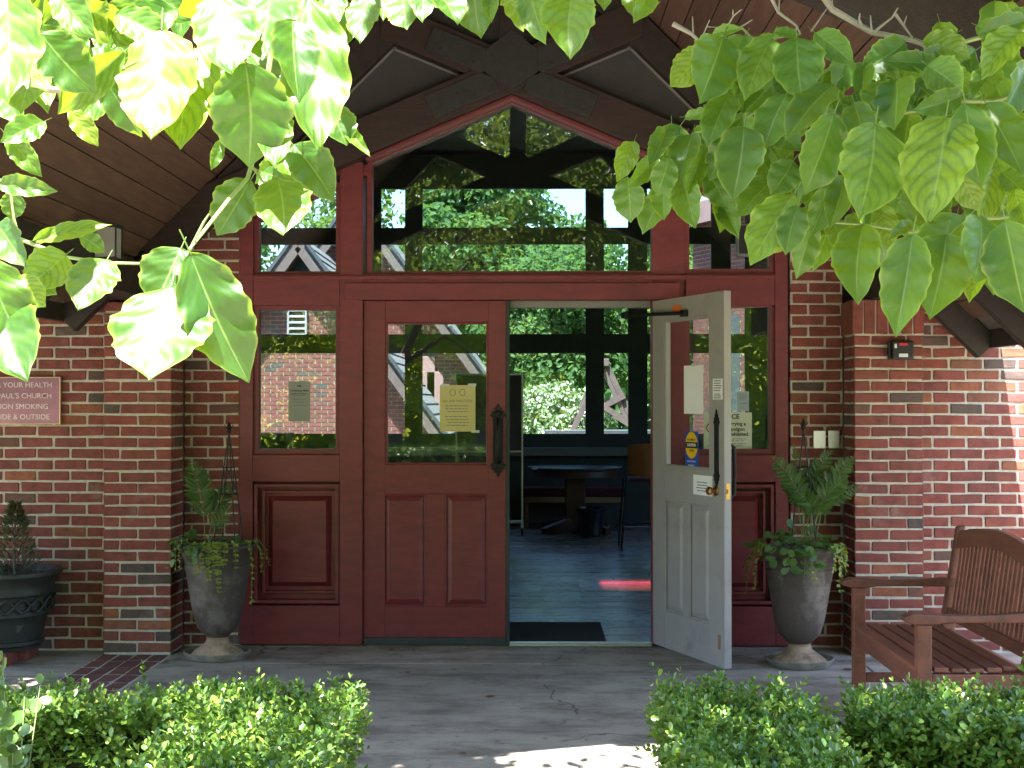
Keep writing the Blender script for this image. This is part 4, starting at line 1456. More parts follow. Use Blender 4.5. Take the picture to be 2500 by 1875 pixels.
tree('added_shade_shrub', 'tall dark evergreen shrub left of the porch, unseen and added to shade the plaque wall', -3.95, 5.9, 4.6, 1.2, 12000, .10, TREEM, None, trunk=.07)  # stands out of view, added to keep sun and sky off the left wall
TG = 'trees beyond the courtyard'
tree('maple_tree', 'large dark green tree straight beyond the courtyard, filling the gable window', -1.1, 37, 10.5, 2.65, 27000, .20, TREEM, TG)
tree('maple_tree', 'dark green tree beyond the courtyard, right of the largest one', 4.6, 41, 7.4, 2.3, 16000, .20, TREEM, TG)
tree('maple_tree', 'paler tree at the right edge of the view beyond the courtyard', 5.4, 36, 8.8, 2.6, 13000, .18, TREEM2, TG)
tree('maple_tree', 'pale green low tree behind the timber arbour', 3.3, 30, 4.6, 1.5, 12000, .13, TREEM2, TG)
tree('maple_tree', 'tree behind the left roof slope of the courtyard house', -9.5, 38, 9.0, 3.2, 9000, .22, TREEM, TG)
tree('maple_tree', 'tree seen between the house and the largest tree', -4.6, 39, 8.2, 2.6, 10000, .20, TREEM2, TG)
tree('maple_tree', 'dark tree low behind the flowering shrub', .6, 31, 5.4, 2.2, 14000, .14, TREEM, TG)
tree('flowering_dogwood', 'white flowering bush outside the far window', .42, 23.6, 1.80, .95, 11000, .075, FLOWERM, trunk=.06)
# a far wood closes the horizon
nl = 16000
px_ = rng.uniform(-32, 32, nl); pz_ = rng.random(nl) ** .8 * (4.2 + 1.6 * np.sin(px_ * .55) + .9 * np.sin(px_ * 1.7))
pos = np.stack([px_, 50 + rng.uniform(-2.5, 2.5, nl) + np.sin(px_ * 2) * 1, pz_], 1)
nrm = unit(nl) + np.array([0, -.6, .5])
o = leaf_cloud('far_wood', pos, nrm, unit(nl), rng.uniform(.5, .9, nl), rng.uniform(.35, .55, nl), TREEM)
tag(o, 'distant wood closing the view beyond the courtyard trees', 'wood', kind='stuff')

nl = 42000
px_ = rng.uniform(-40, 40, nl); pz_ = rng.random(nl) ** .8 * (7.5 + 1.6 * np.sin(px_ * .4) + .9 * np.sin(px_ * 1.3))
pos = np.stack([px_, -27 + rng.uniform(-2, 2, nl) + np.sin(px_ * 2), pz_], 1)
o = leaf_cloud('garden_wood', pos, unit(nl) + np.array([0, .6, .5]), unit(nl), rng.uniform(.25, .45, nl), rng.uniform(.18, .3, nl), GARDENM)
tag(o, 'wood closing the garden across from the porch', 'wood', kind='stuff')

structure('added_sky_block_bank', MB().hexa([(-70, -33, -.2), (70, -33, -.2), (70, -29.5, -.2), (-70, -29.5, -.2), (-70, -33, 9.5), (70, -33, 9.5), (70, -32.5, 9.5), (-70, -32.5, 9.5)]), LAWN, 'unseen green bank added to keep bright sky out of the glass')  # added behind the wood to block the sky that the glass would mirror

# the garden behind the camera, which the glass mirrors
GG = 'garden trees across from the porch'
tree('garden_tree', 'sunlit garden tree facing the porch, mirrored in the gable glass', -3.0, -13, 12.5, 4.4, 20000, .20, GARDENM, GG)
tree('garden_tree', 'sunlit garden tree mirrored right of the king post', 3.0, -14, 13.0, 4.6, 20000, .20, GARDENM, GG)
tree('garden_tree', 'bushy garden tree mirrored in the closed door glass', -1.0, -9.5, 4.4, 1.6, 12000, .09, GARDENM, GG)
tree('garden_tree', 'sunlit garden tree at the left end of the garden facing the porch', -9.0, -13, 8.5, 3.2, 5000, .24, GARDENM, GG)
tree('garden_tree', 'sunlit garden tree at the right end of the garden facing the porch', 8.5, -13, 8.5, 3.2, 5000, .24, GARDENM, GG)

# ------------------------------------------------------------------ clipped hedges
def hedge(label, rects, h, nsprig, ls=.0245, group='clipped boxwood hedges', stray=30, back=False):
    """rects: list of (x0, x1, y0, y1) that join into one hedge"""
    cx = sum((r[0] + r[1]) / 2 for r in rects) / len(rects); cy = sum((r[2] + r[3]) / 2 for r in rects) / len(rects)
    root = thing('boxwood_hedge', label, 'hedge', (cx, cy, -.05), group=group)
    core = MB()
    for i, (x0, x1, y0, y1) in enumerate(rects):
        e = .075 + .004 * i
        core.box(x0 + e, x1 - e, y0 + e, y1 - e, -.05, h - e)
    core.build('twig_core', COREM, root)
    P_, D_ = [], []
    areas = []
    for (x0, x1, y0, y1) in rects:
        a = x1 - x0; b = y1 - y0
        areas.append([a * b * 1.25, a * h, a * h * (.35 if not back else 1), b * h, b * h])
    tot = sum(sum(a) for a in areas)

    def inside(p):
        return any(x0 + .05 < p[0] < x1 - .05 and y0 + .05 < p[1] < y1 - .05 and p[2] < h - .05 for x0, x1, y0, y1 in rects)
    for r, a in zip(rects, areas):
        x0, x1, y0, y1 = r
        for f in range(5):
            for _ in range(int(nsprig * a[f] / tot)):
                u, v = rnd.random(), rnd.random()
                if f == 0: p = (x0 + u * (x1 - x0), y0 + v * (y1 - y0), h); d = (0, 0, 1)
                elif f == 1: p = (x0 + u * (x1 - x0), y0, v * h); d = (0, -1, 0)
                elif f == 2: p = (x0 + u * (x1 - x0), y1, v * h); d = (0, 1, 0)
                elif f == 3: p = (x0, y0 + u * (y1 - y0), v * h); d = (-1, 0, 0)
                else: p = (x1, y0 + u * (y1 - y0), v * h); d = (1, 0, 0)
                p = Vector(p); d = Vector(d)
                if inside(p): continue
                nz = noise.noise(p * 4.5) * .035 + noise.noise(p * 13) * .018
                # rounded shoulders
                q = p + d * (nz - rnd.random() ** 2 * .07)
                if f == 0:
                    ed = min(q.x - x0, x1 - q.x, q.y - y0, y1 - q.y)
                    if ed < .06 and len(rects) == 1: q.z -= (.06 - ed) * .5
                P_.append(q - d * .035)
                D_.append((d * .75 + Vector((0, 0, .75)) + Vector((rnd.gauss(0, .5), rnd.gauss(0, .5), rnd.gauss(0, .35)))).normalized())
    pos, ax, nr, L = [], [], [], []
    stems = MB()
    for i, (p, d) in enumerate(zip(P_, D_)):
        ln = rnd.uniform(.045, .085)
        if rnd.random() < stray / max(1, nsprig) and d.z > .5: ln *= rnd.uniform(1.5, 2.2)
        k = max(3, int(ln / .0135))
        sd = d.cross(Vector((rnd.gauss(0, 1), rnd.gauss(0, 1), rnd.gauss(0, 1)))).normalized()
        sd2 = d.cross(sd)
        bend = Vector((rnd.gauss(0, .3), rnd.gauss(0, .3), .2))
        for j in range(k + 1):
            t = j / k
            q = p + d * ln * t + bend * ln * t * t * .4
            if j == k:
                for s in (-1, 1):
                    pos.append(q); ax.append(d + sd * .45 * s); nr.append(sd * s * -.8 + d * .6 + Vector((0, 0, .3))); L.append(ls * rnd.uniform(.6, .85))
                continue
            u = sd if j % 2 else sd2
            for s in (-1, 1):
                pos.append(q); ax.append(u * s + d * .55 + Vector((rnd.gauss(0, .2), rnd.gauss(0, .2), rnd.gauss(0, .2))))
                nr.append(d + Vector((0, 0, .5)) + Vector((rnd.gauss(0, .3), rnd.gauss(0, .3), rnd.gauss(0, .2)))); L.append(ls * rnd.uniform(.75, 1.15))
        if i % 5 == 0:
            stems.tube([p - d * .03, p + d * ln * .9], [.0018, .0009], 3, cap=False)
    L = np.array(L)
    o = leaf_cloud('foliage', np.array(pos), np.array(nr), np.array(ax), L, L * .62, BOXM, root, fold=.12, rounded=True)
    o['kind'] = 'stuff'
    stems.build('twig', STEMG, root)['kind'] = 'stuff'
    return root


HH = .60
hedge('clipped box hedge at the lower left corner, L shaped, its near end light green', [(-2.6, -.80, 4.06, 4.40), (-.98, -.53, 2.70, 4.38)], HH, 7600)
hedge('light green clipped box hedge end standing right of the walk', [(.37, .78, 2.70, 4.30)], HH + .03, 4900)
hedge('dark green clipped box hedge in front of the wooden bench', [(.94, 2.5, 3.86, 4.28)], HH + .02, 5600)
hedge('long clipped hedge across the garden, mirrored in the closed door glass', [(-3.4, -.3, -7.4, -5.8)], .72, 3600, ls=.035, group=None, back=True)

# round leaved shoot at the left margin
sh = thing('young_shrub', 'round leaved young shrub at the far left edge, in front of the hedge', 'shrub', (-1.22, 3.5, -.05))
mb = MB(); pos, ax, nr, L = [], [], [], []
for px, py, yy, tops in ((-20, 1640, 3.45, 0), (10, 1700, 3.4, 0), (30, 1780, 3.4, 0), (5, 1590, 3.5, 0), (98, 1672, 3.7, 1), (60, 1700, 3.65, 1)):
    tip = W(px, py, yy)
    b = Vector((-1.24, 3.5, .2))
    mid = b.lerp(tip, .55) + Vector((-.02, 0, .06))
    mb.tube([b, mid, tip], [.003, .002, .001], 5)
    for k in range(9):
        t = .35 + .65 * k / 8
        q = (b.lerp(mid, t / .55) if t < .55 else mid.lerp(tip, (t - .55) / .45))
        for s in range(1 if tops else 2):
            v = Vector((rnd.gauss(0, 1), rnd.gauss(-.2, .6), rnd.gauss(0, .8)))
            pos.append(q); ax.append(v); nr.append(Vector((rnd.gauss(0, .4), -.7, .7))); L.append(rnd.uniform(.028, .045))
L = np.array(L)
leaf_cloud('foliage', np.array(pos), np.array(nr), np.array(ax), L, L * .85, CANOPY, sh, fold=.08, rounded=True)
mb.build('stem', STEMG, sh)

# ------------------------------------------------------------------ flowering dogwood leaves over the picture
def leaf_mesh(seed, flat=False):
    rr = random.Random(seed)
    nv, nu = 43, 11
    fold = rr.uniform(.10, .28); curl = rr.uniform(.03, .22); tw = rr.uniform(-.25, .25); side = rr.uniform(-.06, .06)
    if flat: fold, curl, tw = rr.uniform(.02, .05), rr.uniform(.02, .06), 0
    ph = rr.uniform(0, 6.3)
    V, F_, UV = [], [], []
    for i in range(nv):
        v = i / (nv - 1)
        w = (max(v, 0) ** .72) * ((1 - v) ** .84)
        w /= .3455
        q_ = min(1, max(0, (v - .78) / .2)); w *= 1 - .38 * q_ * q_ * (3 - 2 * q_)
        w = max(w, .0) * .5
        for j in range(nu):
            u = -1 + 2 * j / (nu - 1)
            e = 1 + (.035 * math.sin(v * 46 + ph) + .03 * math.sin(v * 19 + ph * 2)) * abs(u)
            x = u * w * e + side * math.sin(v * 3.1)
            z = fold * abs(u) * w - curl * v * v + .030 * math.sin(v * 7 * 2 * math.pi / 2 - abs(u) * 2.2) * abs(u) * w * 2 + .018 * math.sin(v * 9 + u * 2 + ph) * abs(u)
            z += tw * u * w * v
            pv = v - (.30 * abs(u) ** 1.5 + .10 * abs(u))
            z -= (.0005 if flat else .0018) * math.sin(2 * math.pi * 7 * pv + .3) * min(1, abs(u) * 3) * (w / .5) ** .5 * (1 - abs(u) ** 4)
            V.append((x, v, z)); UV.append(((u + 1) / 2, v))
    for i in range(nv - 1):
        for j in range(nu - 1):
            F_.append((i * nu + j, i * nu + j + 1, (i + 1) * nu + j + 1, (i + 1) * nu + j))
    b = len(V)
    for y, r, z in ((-.17, .010, .03), (.02, .012, 0.002)):        # leaf stalk
        for k in range(4):
            a = k * math.pi / 2
            V.append((r * math.cos(a), y, z + r * math.sin(a))); UV.append((.5, .01))
    for k in range(4):
        k2 = (k + 1) % 4
        F_.append((b + k, b + k2, b + 4 + k2, b + 4 + k))
    me = bpy.data.meshes.new('leaf')
    me.from_pydata(V, [], F_)
    ul = me.uv_layers.new(name='UVMap')
    for l in me.loops:
        ul.data[l.index].uv = UV[l.vertex_index]
    me.polygons.foreach_set('use_smooth', [True] * len(me.polygons))
    me.materials.append(LEAFM)
    me.update()
    return me


LM = [leaf_mesh(i) for i in range(12)]
LMF = [leaf_mesh(40 + i, True) for i in range(4)]


HALF = (Vector((0, -1, -.12)).normalized() - SUN_DIR).normalized()      # leaves facing this way flash in the sun


def place_leaf(root, bx, by, tx_, ty_, w, d, dd_=0.0, flash=0):
    """base and tip in photograph pixels, width in pixels, distance d in metres"""
    b = W(bx, by, d); t = W(tx_, ty_, d + dd_)
    a = (t - b); L = a.length
    if L < .004: return
    a.normalize()
    view = (CAM - b).normalized()
    n = view + Vector((0, 0, .25)) + Vector((rnd.gauss(0, .22), rnd.gauss(0, .12), rnd.gauss(0, .22)))
    if flash:
        n = HALF + Vector((rnd.gauss(0, .07), rnd.gauss(0, .07), rnd.gauss(0, .07)))
    n = (n - a * n.dot(a)).normalized()
    cosv = max(.5, abs(n.dot((view - a * view.dot(a)).normalized())))
    s = a.cross(n)
    wm = 1.22 * (w / F * d) / cosv
    m = Matrix(((s.x * wm, a.x * L, n.x * L, b.x), (s.y * wm, a.y * L, n.y * L, b.y), (s.z * wm, a.z * L, n.z * L, b.z), (0, 0, 0, 1)))
    me = LMF[rnd.randrange(4)] if flash else LM[rnd.randrange(len(LM))]
    link('leaf', me, root, m)


DL = thing('dogwood_tree', 'dogwood tree reaching in from the upper left, several leaves burnt white by the sun', 'tree', (-1.75, 1.75, -.05))
DR = thing('dogwood_tree', 'dogwood tree reaching in from the upper right, leaves mostly in even shade', 'tree', (1.9, 2.1, -.05))
# left group, measuring pixels: base, tip, width, distance
k = K
left = [
    (350, 62, 322, 292, 135, 1.22), (430, 100, 385, 312, 115, 1.24), (530, 135, 546, 356, 152, 1.18), (632, 42, 655, 198, 88, 1.16),
    (665, -10, 690, 318, 125, 1.25), (585, 215, 592, 352, 70, 1.24), (470, -20, 500, 150, 120, 1.22), (590, -40, 560, 120, 110, 1.24),
    (712, 225, 752, 308, 62, 1.38), (752, 272, 785, 322, 24, 1.40), (632, 312, 716, 424, 78, 1.30), (592, 308, 640, 382, 60, 1.32),
    (542, 388, 462, 506, 82, 1.26), (600, 385, 612, 502, 104, 1.24), (566, 372, 640, 405, 70, 1.33), (478, 302, 457, 366, 24, 1.36),
    (590, 350, 560, 392, 34, 1.36),
    (392, 535, 330, 662, 100, 1.14), (410, 545, 546, 824, 128, 1.10), (372, 615, 318, 812, 168, 1.12), (395, 560, 470, 640, 60, 1.16),
    (232, 560, 166, 656, 84, 1.16), (143, 550, 58, 612, 78, 1.20), (72, 520, 234, 480, 36, 1.22), (172, 508, 228, 545, 34, 1.25),
    (58, 592, 122, 636, 44, 1.18), (-8, 398, 106, 402, 36, 1.22), (30, 412, 24, 476, 44, 1.24), (-6, 484, 40, 566, 60, 1.18),
    (-30, 560, 58, 756, 110, 1.06), (-10, 640, 55, 806, 118, 1.08), (30, 600, 98, 660, 60, 1.14),
    (15, -15, 12, 214, 120, 1.12), (-30, 20, -10, 190, 90, 1.14), (88, 72, 206, 198, 96, 1.16), (78, 130, 40, 236, 70, 1.18), (100, 140, 62, 212, 52, 1.2),
    (150, 236, 214, 312, 38, 1.24), (96, 262, 8, 292, 46, 1.24), (14, 292, 86, 372, 42, 1.22), (268, 112, 122, 252, 66, 1.20),
    (222, 160, 300, 292, 62, 1.22), (412, 150, 352, 242, 58, 1.26), (250, 30, 360, 75, 60, 1.26), (380, 20, 245, 60, 60, 1.3),
    (180, 20, 300, 90, 70, 1.28), (300, -15, 250, 90, 80, 1.3), (60, 30, 150, 40, 60, 1.3), (120, -20, 190, 60, 66, 1.28), (360, 90, 300, 130, 50, 1.3),
    (230, 75, 330, 175, 70, 1.3), (0, 210, 45, 262, 50, 1.26), (230, 190, 160, 262, 56, 1.28), (280, -30, 420, 40, 80, 1.3), (420, 40, 470, -30, 70, 1.3),
    (200, -20, 90, 50, 70, 1.3), (0, 60, 95, 110, 55, 1.26), (330, 170, 275, 250, 46, 1.28),
]
white = {(350, 62), (430, 100), (665, -10), (585, 215), (470, -20), (590, -40), (15, -15), (-30, 20), (78, 130), (100, 140), (372, 615)}
for (a, b, c, d, w, dist) in left:
    fl_ = (a, b) in white
    place_leaf(DL, a * k, b * k, c * k, d * k, w * k, dist, dd_=-.06 if fl_ else rnd.uniform(-.05, .01), flash=fl_)


def z2(x, y): return 800 + x / 2.592, y / 2.592


top = [(40, -160, 20, 165, 150), (170, 40, 100, 262, 130), (270, -60, 196, 250, 170), (470, -60, 492, 168, 200), (600, -170, 600, 120, 160), (690, -60, 822, 130, 150),
       (930, -160, 962, 222, 230), (1020, -60, 1040, 92, 90), (1120, -60, 1240, 178, 110), (1270, -90, 1345, 190, 180), (1560, -60, 1522, 290, 280), (1610, -120, 1622, 76, 110),
       (1920, -90, 1932, 84, 120), (2030, -70, 2010, 82, 90), (760, -150, 740, 60, 170), (1430, -130, 1400, 50, 150), (330, -140, 350, 60, 150), (1750, -160, 1740, 20, 140)]
for (a, b, c, d, w) in top:
    (x0, y0), (x1, y1) = z2(a, b), z2(c, d)
    place_leaf(DL, x0, y0, x1, y1, w / 2.592, rnd.uniform(1.25, 1.42), dd_=-.05, flash=(a in (40, 270, 470, 600, 930, 1120, 1610, 1920)))


def z3(x, y): return 1650 + x / 2.592, y / 2.592


right = [
    (300, 232, 176, 608, 285, 1.72), (412, 390, 296, 658, 150, 1.78), (610, 238, 455, 592, 225, 1.72), (765, 235, 802, 575, 275, 1.68), (880, 205, 1122, 402, 150, 1.74),
    (1452, 262, 1198, 432, 180, 1.68), (1660, 410, 1326, 385, 120, 1.66), (1125, 412, 915, 505, 115, 1.76), (700, 600, 552, 942, 205, 1.66), (425, 742, 166, 902, 140, 1.76),
    (385, 815, 210, 1132, 165, 1.72), (432, 800, 350, 1216, 262, 1.66), (105, 845, -5, 1125, 150, 1.74), (182, 945, 90, 1192, 118, 1.74), (1005, 535, 708, 792, 185, 1.64),
    (1002, 715, 842, 1232, 262, 1.56), (1262, 775, 1186, 1362, 360, 1.54), (1708, 742, 1570, 1332, 385, 1.50), (1128, 652, 1204, 902, 170, 1.58), (1832, 655, 1930, 1164, 255, 1.48),
    (1960, 655, 2200, 1062, 250, 1.54), (1812, 605, 1535, 690, 140, 1.58), (1780, 1078, 1912, 1332, 168, 1.52), (1930, 1368, 1905, 1775, 245, 1.44), (1850, 1378, 1515, 1725, 230, 1.48),
    (745, 1232, 460, 1642, 215, 1.60), (775, 1300, 702, 1602, 165, 1.58), (860, 1400, 775, 1760, 150, 1.64), (965, 1178, 868, 1482, 150, 1.62), (1062, 1118, 992, 1382, 165, 1.62),
    (1190, 1420, 1130, 1858, 240, 1.58), (1500, 1480, 1384, 2092, 260, 1.40), (1715, 1480, 1618, 1958, 330, 1.46), (2085, 1395, 2190, 1968, 300, 1.40), (745, 1015, 605, 1222, 175, 1.68),
    (200, 1090, 322, 1322, 140, 1.76), (262, 1220, 380, 1472, 130, 1.80), (620, 1130, 402, 1342, 170, 1.72), (35, 1100, 100, 1422, 160, 1.74), (1385, 1050, 1480, 1382, 190, 1.66),
    (1490, 1255, 1530, 1405, 165, 1.62), (1500, 1410, 1370, 1470, 60, 1.56), (2230, 130, 1935, 185, 100, 1.60), (2190, 200, 1952, 422, 160, 1.56), (2230, 80, 2068, 118, 90, 1.62),
    (1560, 260, 1890, 340, 140, 1.68), (1590, 410, 1800, 560, 200, 1.62), (2020, 430, 1880, 605, 140, 1.60), (2010, 490, 2120, 715, 150, 1.62), (2210, 440, 2140, 705, 140, 1.58),
    (1400, 500, 1350, 762, 215, 1.62), (1330, 508, 1245, 748, 175, 1.64), (2010, 1055, 1962, 1385, 160, 1.58), (2060, 1090, 2205, 1225, 130, 1.56), (2140, 1195, 2200, 1420, 120, 1.54),
    (1900, 160, 2080, 230, 120, 1.70), (1780, 205, 1620, 300, 110, 1.70), (230, 215, 410, 175, 60, 1.74), (620, 200, 790, 215, 60, 1.74), (520, 250, 650, 230, 60, 1.76),
    (1690, 330, 1560, 420, 150, 1.68), (1420, 440, 1560, 470, 70, 1.68), (1210, 440, 1400, 500, 90, 1.70), (1190, 400, 1170, 600, 110, 1.68), (650, 470, 720, 640, 110, 1.76),
    (600, 790, 780, 930, 150, 1.74), (640, 880, 700, 1010, 110, 1.78), (560, 880, 620, 1060, 90, 1.80), (1480, 720, 1420, 980, 170, 1.66), (1440, 900, 1380, 1120, 150, 1.68),
    (1050, 720, 960, 900, 140, 1.68), (900, 790, 1010, 700, 90, 1.7), (1500, 1150, 1640, 1350, 150, 1.66), (1130, 1380, 1080, 1420, 60, 1.7), (1300, 1300, 1350, 1560, 140, 1.68),
    (1250, 1380, 1340, 1700, 130, 1.72), (330, 690, 240, 760, 70, 1.80), (60, 740, 240, 710, 70, 1.82), (2140, 720, 2210, 850, 110, 1.60), (1980, 900, 2080, 1060, 120, 1.62),
    (900, 900, 860, 1120, 150, 1.7), (700, 560, 650, 640, 60, 1.78), (2060, 1500, 2010, 1760, 160, 1.5), (1660, 1340, 1560, 1640, 150, 1.6), (2180, 1290, 2260, 1560, 160, 1.5),
    (980, 1380, 1080, 1620, 130, 1.7), (1750, 420, 1830, 620, 130, 1.66), (1920, 560, 1850, 700, 110, 1.64), (880, 1080, 790, 1260, 120, 1.72), (520, 1060, 420, 1180, 90, 1.76),
    (-60, 820, -150, 990, 120, 1.74), (-40, 1000, -110, 1240, 140, 1.70), (20, 880, -60, 880, 90, 1.78),
]
for (a, b, c, d, w, dist) in right:
    (x0, y0), (x1, y1) = z3(a, b), z3(c, d)
    place_leaf(DR, x0, y0, x1, y1, w / 2.592, dist, dd_=rnd.uniform(-.06, .0))
# leaves deeper in the spray, filling between the measured ones
for _ in range(75):
    a, b = rnd.uniform(900, 2250), rnd.uniform(330, 1350)
    if b > 900 and a < 1200: continue
    x0, y0 = z3(a, b)
    an = rnd.gauss(math.pi / 2 + .35, .6); ln = rnd.uniform(70, 120)
    place_leaf(DR, x0, y0, x0 + ln * math.cos(an), y0 + ln * math.sin(an), ln * rnd.uniform(.4, .62), rnd.uniform(1.72, 1.9), dd_=rnd.uniform(-.05, .0))
poly = [(690, 50), (760, 38), (830, 62), (930, 30), (1040, 0), (1045, 270), (985, 285), (930, 262), (850, 250), (790, 235), (720, 215), (640, 205), (610, 195), (612, 170), (660, 135), (715, 110)]


def in_poly(x, y):
    c = False
    for i in range(len(poly)):
        (x1, y1), (x2, y2) = poly[i - 1], poly[i]
        if (y1 > y) != (y2 > y) and x < (x2 - x1) * (y - y1) / (y2 - y1) + x1: c = not c
    return c


nf = 0
while nf < 95:
    x0, y0 = rnd.uniform(600, 1050), rnd.uniform(0, 290)
    if not in_poly(x0, y0): continue
    nf += 1
    x0 *= 2.4414; y0 *= 2.4414
    an = rnd.gauss(math.pi / 2 + .3, .4); ln = rnd.uniform(85, 135)
    y0 -= ln * .4
    place_leaf(DR, x0, y0, x0 + ln * math.cos(an), y0 + ln * math.sin(an), ln * rnd.uniform(.45, .62), rnd.uniform(1.74, 1.95), dd_=rnd.uniform(-.05, .0))
for _ in range(60):
    x0, y0 = rnd.uniform(-40, 760), rnd.uniform(-70, 150)
    an = rnd.gauss(math.pi / 2, .7); ln = rnd.uniform(80, 150)
    place_leaf(DL, x0, y0, x0 + ln * math.cos(an), y0 + ln * math.sin(an), ln * rnd.uniform(.45, .65), rnd.uniform(1.34, 1.5), dd_=rnd.uniform(-.05, .0))


def stem_px(root, pts, d, r, mat=STEMG, f=lambda x, y: (x * K, y * K), name='twig'):
    n = len(pts)
    P3 = []
    for i, p in enumerate(pts):
        x, y = f(p[0], p[1])
        P3.append(W(x, y, d[i] if isinstance(d, (list, tuple)) else d))
    rs = [r * (1 - .55 * i / (n - 1)) for i in range(n)]
    return MB().tube(P3, rs, 6).build(name, mat, root, smooth=True)


stem_px(DL, [(620, -60), (585, 120), (560, 300), (535, 385), (495, 430), (440, 500), (408, 540)], [1.3, 1.28, 1.28, 1.26, 1.22, 1.18, 1.15], .0028)
stem_px(DL, [(545, 360), (570, 395), (600, 388)], 1.27, .0015)
stem_px(DL, [(-60, 480), (40, 515), (140, 555), (235, 568), (330, 570), (400, 545)], [1.3, 1.26, 1.22, 1.18, 1.17, 1.15], .0022)
stem_px(DL, [(408, 545), (440, 480), (452, 462)], 1.16, .0015)
stem_px(DL, [(-40, 130), (60, 190), (130, 195), (250, 150), (400, 140), (580, 60)], [1.34, 1.32, 1.3, 1.3, 1.3, 1.3], .004, TWIG)
stem_px(DL, [(-30, 380), (20, 395), (30, 470), (55, 560)], 1.24, .0018)
bt = [([(930, -30), (990, 60), (1240, 205), (1440, 240), (1560, 280), (1700, 400)], 1.85, .005), ([(1250, 208), (1300, 165), (1370, 110), (1405, 50)], 1.84, .0022),
      ([(1240, 205), (1235, 150), (1232, 98)], 1.84, .0016), ([(1390, 90), (1440, 160), (1500, 245)], 1.85, .0022), ([(1440, 160), (1462, 100)], 1.85, .0013),
      ([(1245, 200), (1180, 170), (1160, 120), (1165, 85)], 1.84, .0022), ([(600, -20), (650, 80), (760, 160), (790, 215)], 1.86, .0026), ([(650, 85), (655, 0)], 1.86, .0016),
      ([(-20, 150), (100, 215), (165, 275)], 1.82, .0036), ([(160, 250), (215, 125)], 1.83, .0014), ([(330, 160), (365, 100), (415, 60)], 1.84, .0015), ([(380, 190), (485, 125)], 1.84, .0015),
      ([(110, 210), (105, 105)], 1.83, .0014), ([(855, 200), (955, 55)], 1.86, .0016), ([(420, 560), (470, 580), (545, 625)], 1.82, .0018), ([(985, 60), (990, 0)], 1.85, .0018), ([(195, 170), (250, 172)], 1.84, .001), ([(360, 95), (362, 60)], 1.84, .001)]
for p, d, r in bt:
    stem_px(DR, p, d, r, TWIG, z3, 'bare_twig')
stem_px(DR, [(2300, 560), (2010, 640), (1800, 640), (1560, 690), (1270, 755), (1000, 730), (700, 640), (420, 745), (100, 850)], [1.6, 1.6, 1.62, 1.64, 1.64, 1.68, 1.72, 1.76, 1.8], .0032, STEMG, z3)
stem_px(DR, [(2300, 1330), (2050, 1380), (1850, 1380), (1500, 1470), (1180, 1420), (850, 1400)], [1.5, 1.5, 1.52, 1.56, 1.62, 1.66], .0025, STEMG, z3)
stem_px(DR, [(2300, 180), (1950, 230), (1600, 330), (1300, 470)], 1.7, .0035, STEMG, z3)
stem_px(DR, [(165, 275), (330, 215), (420, 180), (520, 275), (640, 240), (790, 215)], 1.78, .002, STEMG, z3)
# trunks and limbs outside the frame
t = MB().tube([(-1.75, 1.75, -.1), (-1.70, 1.75, 1.0), (-1.5, 1.7, 1.9), (-1.1, 1.6, 2.7), (-.6, 1.4, 3.2)], [.085, .07, .055, .04, .02], 10)
t.tube([(-1.5, 1.7, 1.9), (-1.0, 1.5, 2.25), (-.62, 1.36, 2.0)], [.04, .02, .006], 8)
t.tube([(-1.1, 1.6, 2.7), (-.9, 2.6, 3.1), (-.4, 3.6, 3.4)], [.035, .022, .01], 8)
t.build('trunk', BARK, DL, smooth=True)
t = MB().tube([(1.9, 2.1, -.1), (1.85, 2.1, 1.0), (1.75, 2.0, 2.0), (1.4, 1.9, 2.8), (.9, 2.0, 3.3)], [.095, .08, .065, .045, .02], 10)
t.tube([(1.75, 2.0, 2.0), (1.2, 1.8, 2.15), (.85, 1.75, 1.9)], [.04, .02, .006], 8)
t.tube([(1.4, 1.9, 2.8), (1.5, 3.0, 3.2), (1.2, 3.9, 3.5)], [.035, .022, .01], 8)
t.build('trunk', BARK, DR, smooth=True)


def canopy(root, n, x0, x1, y0, y1, z0, z1, keep):
    p = np.stack([rng.uniform(x0, x1, n), rng.uniform(y0, y1, n), rng.uniform(z0, z1, n)], 1)
    m = np.array([rnd.random() < keep(*q) for q in p])
    p = p[m]; n = len(p)
    nr = unit(n) * .5 + np.array([0, -.3, .9])
    ax = unit(n) * .8 + np.array([0, 0, -.6])
    L = rng.uniform(.07, .12, n)
    o = leaf_cloud('foliage', p, nr, ax, L, L * .58, CANOPY, root)
    o['kind'] = 'stuff'


def clump(x, y, z):
    v = noise.noise(Vector((x * 1.7, y * 1.7, z * 1.7))) + .55 * noise.noise(Vector((x * 4.1, y * 4.1, z * 4)))
    return v


def keepL(x, y, z):
    if z < 1.55 + .33 * max(y, .2) + .18: return 0
    gx_, gy_ = x + .125 * (z - 2.0), y + .40 * (z - 2.0)       # where its shade falls at leaf height
    if -.62 < gx_ < -.04 and .7 < gy_ < 1.75: return 0
    hx_, hy_ = x + .125 * z, y + .40 * z
    if hy_ > 5.2: return .25 if hx_ > -.12 else 1
    return .95 if clump(x, y, z) > -.16 else .05


def keepR(x, y, z):
    if z < 1.55 + .33 * max(y, .2) + .18: return 0
    gx_, gy_ = x + .125 * z, y + .40 * z                        # where its shade falls on the ground
    ax_, ay_ = x + .125 * (z - 1.9), y + .40 * (z - 1.9)
    if .15 < ax_ < 1.2 and 1.2 < ay_ < 2.2: return 1
    if -.12 < gx_ < .9 and gy_ > 5.2: return .22
    return .95 if clump(x, y, z) > -.28 else .05


